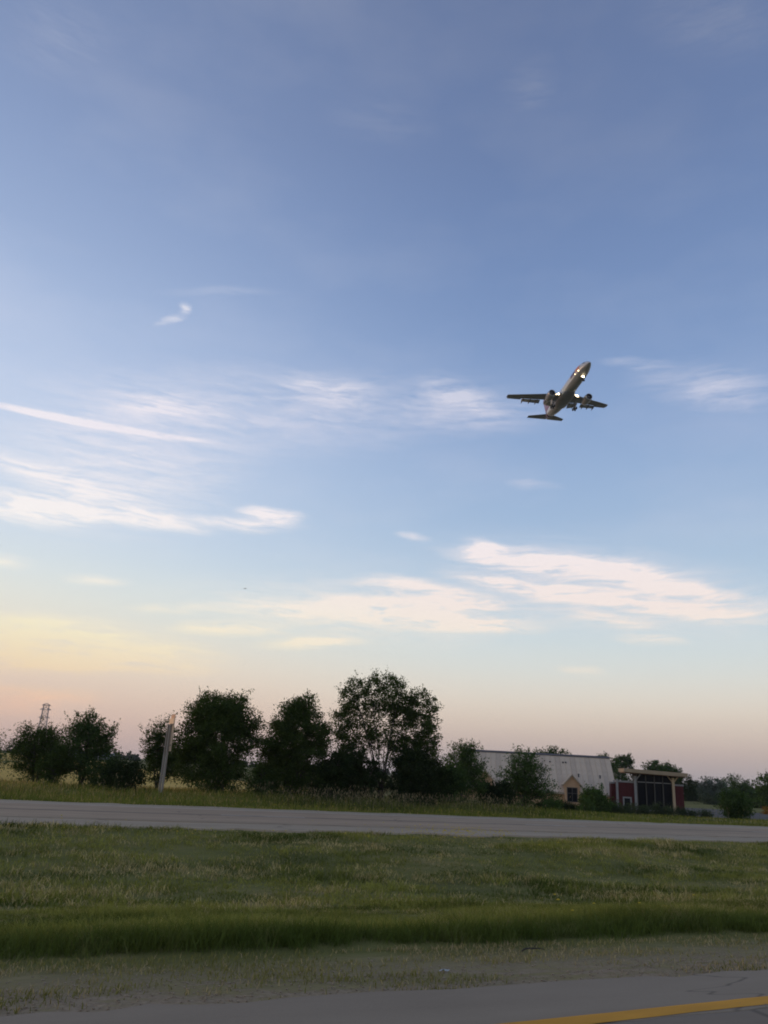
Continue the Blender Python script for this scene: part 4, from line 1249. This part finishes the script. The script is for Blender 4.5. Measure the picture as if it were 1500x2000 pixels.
# ------------------------------------------------------------------ bird, a speck in the sky
BIRD = paint('dark_feathers', (0.10, 0.095, 0.10), 0.8, var=0.2, scale=10)
bird = tag(empty('flying_bird', (-21.2, 120.0, 27.8), R(60)), 'tiny dark bird gliding alone in the sky above the rounded tree', 'bird')
ring = []
for x, r_ in ((-0.20, 0.008), (-0.13, 0.03), (-0.03, 0.05), (0.06, 0.05), (0.12, 0.032), (0.16, 0.034), (0.19, 0.02), (0.23, 0.004)):
    ring.append((x, r_))
MB().tube([(x, 0, 0) for x, _ in ring], [r_ for _, r_ in ring], 10).build('body', BIRD, bird, True)
for s_ in (-1, 1):
    top = [(0.10, 0.03 * s_, 0.02), (0.13, 0.18 * s_, 0.09), (0.02, 0.42 * s_, 0.05), (-0.03, 0.30 * s_, 0.06), (-0.05, 0.16 * s_, 0.07), (-0.06, 0.03 * s_, 0.02)]
    V = top + [(a, b, c - 0.012) for a, b, c in top]
    F = [(0, 1, 4, 5), (1, 2, 3, 4), (11, 10, 7, 6), (10, 9, 8, 7)] + [(i, 6 + i, 6 + (i + 1) % 6, (i + 1) % 6) for i in range(6)]
    MB().add(V, F).build('wing', BIRD, bird)
V = [(-0.16, -0.02, 0), (-0.16, 0.02, 0), (-0.32, 0.07, 0), (-0.32, -0.07, 0)]
MB().add(V + [(a, b, c - 0.01) for a, b, c in V], [(0, 1, 2, 3), (7, 6, 5, 4), (0, 4, 5, 1), (1, 5, 6, 2), (2, 6, 7, 3), (3, 7, 4, 0)]).build('tail', BIRD, bird)

# ------------------------------------------------------------------ twin-engined freighter on approach (x forward, y left, z up)
plane = empty('cargo_jet')
plane.matrix_world = Matrix(((0.116, 0.993, -0.019, 73.2), (-0.992, 0.117, 0.037, 291.2), (0.039, 0.015, 0.999, 155.8), (0, 0, 0, 1)))
m3 = plane.matrix_world.to_3x3()
fx_ = m3.col[0].normalized(); up_ = (m3.col[2] - fx_ * m3.col[2].dot(fx_)).normalized(); lf_ = up_.cross(fx_)
plane.matrix_world = Matrix.Translation((73.2, 291.2, 155.8)) @ Matrix((fx_, lf_, up_)).transposed().to_4x4()
tag(plane, 'white and grey twin engine cargo jet with landing lights on, gear down in the sky', 'airplane')
WHITE = paint('aircraft_white', (0.52, 0.53, 0.55), 0.35, var=0.07, scale=0.3, spec=0.5)
GREYW = paint('aircraft_wing_grey', (0.16, 0.16, 0.165), 0.4, var=0.12, scale=0.4, spec=0.4)
LEDGE = paint('bare_leading_edge', (0.55, 0.55, 0.56), 0.3, 0.6, var=0.06)
FLAPM = paint('flap_grey', (0.34, 0.34, 0.35), 0.45, var=0.12)
DPURP = paint('tail_purple', (0.085, 0.035, 0.11), 0.4, var=0.12, scale=0.3, spec=0.5)
PINK = paint('fin_purple', (0.22, 0.09, 0.22), 0.4, var=0.12, scale=0.3, spec=0.5)
ORNG = paint('livery_orange', (0.62, 0.17, 0.05), 0.4, var=0.08, spec=0.5)
NACM = paint('nacelle_grey', (0.20, 0.20, 0.205), 0.4, var=0.1, scale=0.6, spec=0.5)
DKM = paint('engine_dark', (0.035, 0.035, 0.037), 0.5, 0.4, var=0.15)
TYRE = paint('tyre_rubber', (0.025, 0.025, 0.026), 0.85, var=0.2)
GEARM = paint('gear_steel', (0.30, 0.30, 0.31), 0.4, 0.5, var=0.1)


def loft(name, rings, mat, parent, cap=True, smooth=True):
    n = len(rings[0])
    V = [p_ for r_ in rings for p_ in r_]
    F = []
    for i in range(len(rings) - 1):
        for j in range(n):
            F.append((i * n + j, i * n + (j + 1) % n, (i + 1) * n + (j + 1) % n, (i + 1) * n + j))
    if cap:
        F.append(tuple(range(n))[::-1])
        F.append(tuple((len(rings) - 1) * n + j for j in range(n)))
    return pymesh(name, V, F, mat, parent, smooth)


def circ(x, r_, zc, n=32, ry=None, yc=0.0):
    return [(x, yc + (ry or r_) * math.cos(2 * math.pi * j / n), zc + r_ * math.sin(2 * math.pi * j / n)) for j in range(n)]


RF = 2.82
nose = [(27.0, 0.06, -0.75), (26.7, 0.50, -0.72), (26.1, 0.98, -0.62), (25.2, 1.45, -0.48), (24.0, 1.90, -0.32), (22.5, 2.32, -0.17), (21.0, 2.62, -0.06), (19.0, 2.79, 0), (17.0, RF, 0)]
body = nose + [(10, RF, 0), (2, RF, 0), (-6, RF, 0), (-9.5, 2.80, 0.02)]
rear = [(-9.5, 2.80, 0.02), (-12.5, 2.62, 0.20), (-15.5, 2.30, 0.50), (-18.5, 1.86, 0.88)]
cone = [(-18.5, 1.86, 0.88), (-21.0, 1.42, 1.22), (-23.5, 0.95, 1.55), (-25.5, 0.55, 1.80), (-26.6, 0.22, 1.95)]
BELLY = paint('aircraft_belly_grey', (0.25, 0.255, 0.265), 0.4, var=0.10, scale=0.3, spec=0.4)


def arc_loft(name, secs, a0, a1, mat, parent, n=20):
    V = [(x, r_ * math.cos(R(a)), z + r_ * math.sin(R(a))) for x, r_, z in secs for a in np.linspace(a0, a1, n)]
    F = [(i * n + j, i * n + j + 1, (i + 1) * n + j + 1, (i + 1) * n + j) for i in range(len(secs) - 1) for j in range(n - 1)]
    return pymesh(name, V, F, mat, parent, True)


slim = lambda secs: [(x, r_ * (0.93 if x < 17 else 0.93 - 0.12 * (x - 17) / 10), z) for x, r_, z in secs]
body, rear, cone = slim(body), slim(rear), slim(cone)
RF *= 0.93
arc_loft('upper_fuselage', body + rear[1:], -28, 208, WHITE, plane, 28)
arc_loft('lower_fuselage', body + rear[1:], 208, 332, BELLY, plane, 18)
loft('tail_cone', [circ(x, r_ * 1.003, z) for x, r_, z in cone], DPURP, plane)
loft('belly_fairing', [circ(x, r_, -1.75, 24, ry) for x, r_, ry in ((8.0, 0.3, 0.5), (6.0, 1.05, 2.0), (3.0, 1.35, 2.85), (-3, 1.40, 2.95), (-7, 1.25, 2.6), (-10.0, 0.4, 0.9))], GREYW, plane)
# windscreen
for s_ in (-1, 1):
    for (a0, a1) in ((6, 36), (40, 64)):
        V = []
        for x, r_, z in ((24.55, 1.43, -0.39), (23.3, 1.81, -0.24)):
            for a_ in np.linspace(a0, a1, 5):
                t = R(90 - s_ * a_ * 1.0)
                V.append((x, (r_ + 0.02) * math.cos(t), z + (r_ + 0.02) * math.sin(t)))
        MB().add(V, [(i, i + 1, 6 + i, 5 + i) for i in range(4)]).build('windscreen_pane', DKM, plane)
# livery marks on the forward sides
for s_ in (-1, 1):
    for (xa, xb, m_) in ((13.0, 17.5, DPURP), (18.2, 21.4, ORNG)):
        V = []
        for x in np.linspace(xa, xb, 5):
            r_ = RF + 0.02 if x < 17 else np.interp(x, [17, 19, 21, 22.5], [RF, 2.53, 2.31, 2.0]) + 0.03
            for a_ in np.linspace(-14, 26, 5):
                t = R(a_)
                V.append((x, s_ * r_ * math.cos(t), r_ * math.sin(t)))
        F = [(i * 5 + j, i * 5 + j + 1, (i + 1) * 5 + j + 1, (i + 1) * 5 + j) for i in range(4) for j in range(4)]
        MB().add(V, F).build('livery_mark', m_, plane)


def foil(xle, y, z, c, t, n=9, twist=0.0, vertical=False):
    up = [(1 - math.cos(math.pi * i / (n - 1))) / 2 for i in range(n)]
    th = lambda s_: t * c * 5 * (0.2969 * math.sqrt(s_) - 0.126 * s_ - 0.3516 * s_ ** 2 + 0.2843 * s_ ** 3 - 0.1015 * s_ ** 4) + 0.012
    pts = [(s_, th(s_)) for s_ in up] + [(s_, -th(s_)) for s_ in up[::-1][1:-1]] + []
    if vertical:
        return [(xle - s_ * c, h_, z) for s_, h_ in pts]
    return [(xle - s_ * c, y, z + h_ - twist * s_ * c) for s_, h_ in pts]


wle = lambda y: 4.6 - 0.62 * y if y < 7.5 else 4.6 - 0.62 * 7.5 - 0.545 * (y - 7.5)
wte = lambda y: -6.3 - 0.05 * y if y < 7.5 else -6.675 - 0.325 * (y - 7.5)
wz = lambda y: -1.75 + 0.165 * y
for s_ in (1, -1):
    ys = [1.5, 4, 7.5, 11, 15, 19, 22.0, 22.4]
    rings = []
    for y in ys:
        c = (wle(y) - wte(y)) * 0.80
        if y > 22.2:
            c *= 0.8
        rings.append(foil(wle(y) - (0.3 if y > 22.2 else 0), s_ * y, wz(y), c, 0.125 if y < 8 else 0.105))
    loft('wing', rings, GREYW, plane)
    # slats along the leading edge, drooped
    for (a, b) in ((3.4, 7.0), (9.0, 15.2), (15.4, 21.8)):
        rs = [foil(wle(y) + 0.42, s_ * y, wz(y) - 0.30, 1.15 - 0.02 * y, 0.16, 7, -0.35) for y in (a, (a + b) / 2, b)]
        loft('slat', rs, LEDGE, plane)
    # flaps, lowered
    for (a, b) in ((3.0, 7.2), (9.0, 16.2)):
        rs = []
        for y in (a, b):
            c = (wle(y) - wte(y))
            rs.append(foil(wte(y) + c * 0.20, s_ * y, wz(y) - 0.10, c * 0.33, 0.13, 7, 0.34))
        loft('flap', rs, FLAPM, plane)
    rs = [foil(wte(y) + (wle(y) - wte(y)) * 0.20, s_ * y, wz(y), (wle(y) - wte(y)) * 0.20, 0.10, 7, 0.05) for y in (16.5, 21.9)]
    loft('aileron', rs, GREYW, plane)
    # flap track fairings
    for y in (5.6, 10.4, 13.0, 15.8):
        x0 = wte(y) + 2.4
        mb = MB().tube([(x0 - t * 4.4, s_ * y, wz(y) - 0.42 - 0.5 * t) for t in np.linspace(0, 1, 7)], [0.03, 0.22, 0.30, 0.32, 0.28, 0.18, 0.03], 8)
        mb.build('flap_fairing', GREYW, plane, True)
    # engine
    ey, ez, ex = s_ * 7.9, -3.35, 2.9
    en = empty('engine', (ex, ey, ez), 0, plane)
    prof_n = [(3.0, 1.22), (3.12, 1.32), (3.0, 1.42), (2.0, 1.56), (0.3, 1.58), (-1.5, 1.40), (-2.4, 1.24), (-2.4, 1.16)]
    loft('nacelle', [circ(x, r_, 0, 28) for x, r_ in prof_n], NACM, en, cap=False)
    loft('inlet_duct', [circ(x, r_, 0, 28) for x, r_ in ((3.0, 1.22), (2.2, 1.18), (1.8, 1.18))], DKM, en, cap=False)
    loft('intake_lip', [circ(x, r_, 0, 28) for x, r_ in ((2.98, 1.215), (3.14, 1.32), (3.05, 1.42), (2.75, 1.47))], LEDGE, en, cap=False)
    MB().tube([(1.82, 0, 0), (1.80, 0, 0)], 1.17, 28).build('fan_disc', DKM, en)
    loft('spinner', [circ(x, r_, 0, 16) for x, r_ in ((1.81, 0.40), (2.1, 0.33), (2.4, 0.18), (2.55, 0.03))], GREYW, en)
    for b_ in range(18):
        t = 2 * math.pi * b_ / 18
        c_, d_ = math.cos(t), math.sin(t)
        V = [(1.84, 0.38 * c_ - 0.05 * d_, 0.38 * d_ + 0.05 * c_), (1.96, 0.38 * c_ + 0.05 * d_, 0.38 * d_ - 0.05 * c_), (2.02, 1.14 * c_ + 0.14 * d_, 1.14 * d_ - 0.14 * c_), (1.85, 1.14 * c_ - 0.14 * d_, 1.14 * d_ + 0.14 * c_)]
        MB().add(V + [(a + 0.02, b, c) for a, b, c in V], [(0, 1, 2, 3), (7, 6, 5, 4), (0, 4, 5, 1), (1, 5, 6, 2), (2, 6, 7, 3), (3, 7, 4, 0)]).build('fan_blade', GEARM, en)
    loft('exhaust_core', [circ(x, r_, 0, 20) for x, r_ in ((-2.2, 0.95), (-3.2, 0.72), (-4.0, 0.42), (-4.8, 0.05))], DKM, en)
    loft('pylon_strut', [[(2.0, -0.18, 1.35), (2.0, 0.18, 1.35), (0.2, 0.18, 2.2), (0.2, -0.18, 2.2)], [(-3.6, -0.18, 1.0), (-3.6, 0.18, 1.0), (-4.6, 0.18, 2.3), (-4.6, -0.18, 2.3)]], NACM, en, smooth=False)
    # tailplane
    rs = [foil(-19.4 - 0.62 * y, s_ * y, 0.95 + 0.10 * y, 5.6 - 0.42 * y, 0.09) for y in (0.4, 4, 7.8, 8.1)]
    loft('tailplane', rs, GREYW, plane)
    # main gear: leg, bogie beam and four wheels, doors
    g_ = empty('main_gear', (-2.6, s_ * 4.8, -1.9), 0, plane)
    MB().tube([(0, 0, 0), (0, 0, -3.0)], [0.24, 0.18], 10).tube([(0.0, -s_ * 1.3, -0.4), (0, 0, -2.0)], 0.09, 8).build('leg_strut', GEARM, g_)
    MB().tube([(0.85, 0, -3.05), (-0.85, 0, -3.05)], 0.16, 8).build('bogie_beam', GEARM, g_)
    for a in (-0.75, 0.75):
        for b in (-0.48, 0.48):
            wv_ = loft('wheel', [[(a + r_ * math.cos(2 * math.pi * j / 20), b + yy, -3.05 + r_ * math.sin(2 * math.pi * j / 20)) for j in range(20)] for yy, r_ in ((-0.21, 0.45), (-0.19, 0.58), (-0.1, 0.62), (0.1, 0.62), (0.19, 0.58), (0.21, 0.45))], TYRE, g_)
    MB().box(-0.9, 1.0, s_ * 0.45 - 0.03, s_ * 0.45 + 0.03, -1.9, 0.15).build('gear_door', WHITE, g_)
# fin
loft('fin', [foil(x, 0, z, c, 0.10, vertical=True) for x, z, c in ((-14.6, 2.2, 9.2), (-18.4, 6.6, 7.2), (-22.2, 11.0, 5.2), (-22.6, 11.4, 4.6))], PINK, plane)
# nose gear
ng = empty('nose_gear', (19.6, 0, -2.6), 0, plane)
MB().tube([(0, 0, 0), (0.1, 0, -1.9)], [0.14, 0.10], 8).tube([(1.1, 0, 0), (0.08, 0, -1.2)], 0.06, 6).build('leg_strut', GEARM, ng)
for b in (-0.26, 0.26):
    loft('wheel', [[(0.1 + r_ * math.cos(2 * math.pi * j / 18), b + yy, -1.95 + r_ * math.sin(2 * math.pi * j / 18)) for j in range(18)] for yy, r_ in ((-0.14, 0.36), (-0.12, 0.47), (0.12, 0.47), (0.14, 0.36))], TYRE, ng)
# landing lights: lit lamps with reflector housings
lm, kk, lo = new_mat('landing_lamp')
em = kk.n('ShaderNodeEmission')
em.inputs[0].default_value = (1.0, 0.82, 0.52, 1)
em.inputs[1].default_value = 14.0
kk.t.links.new(em.outputs[0], lo.inputs[0])
lm2, kk, lo = new_mat('taxi_lamp')
em = kk.n('ShaderNodeEmission')
em.inputs[0].default_value = (1.0, 0.76, 0.45, 1)
em.inputs[1].default_value = 5.0
kk.t.links.new(em.outputs[0], lo.inputs[0])
for (x, y, z, r_, m_) in ((2.7, 4.0, -1.75, 0.38, lm), (2.7, -4.0, -1.75, 0.38, lm), (3.3, 3.1, -1.9, 0.24, lm2), (2.1, 4.75, -1.7, 0.24, lm2), (2.1, -4.75, -1.7, 0.24, lm2), (20.1, -0.15, -3.1, 0.38, lm), (19.9, -0.75, -3.0, 0.24, lm2), (20.6, -2.28, -1.05, 0.28, lm2), (17.6, -2.55, -0.95, 0.18, lm2)):
    hs = empty('landing_light', (x, y, z), 0, plane)
    loft('lamp_housing', [circ(a, b, 0, 16) for a, b in ((-0.5, r_ * 0.5), (-0.1, r_ * 1.02), (0.02, r_ * 1.08))], GEARM, hs)
    loft('lit_lens', [circ(a, b, 0, 16) for a, b in ((0.03, r_ * 1.05), (0.16, r_ * 0.85), (0.26, r_ * 0.4), (0.28, 0.02))], m_, hs)

# ------------------------------------------------------------------ air: thin even haze round the whole place
hm, kk, ho = new_mat('haze_air')
pv = kk.n('ShaderNodeVolumePrincipled')
pv.inputs['Color'].default_value = (0.96, 0.96, 0.98, 1)
pv.inputs['Density'].default_value = 0.00013
pv.inputs['Anisotropy'].default_value = 0.2
kk.t.links.new(pv.outputs[0], ho.inputs['Volume'])
hb = MB().box(-2100, 2100, -1100, 2300, -2.5, 185).build('haze', hm)
tag(hb, 'thin pale evening haze filling the air', 'haze', kind='stuff')
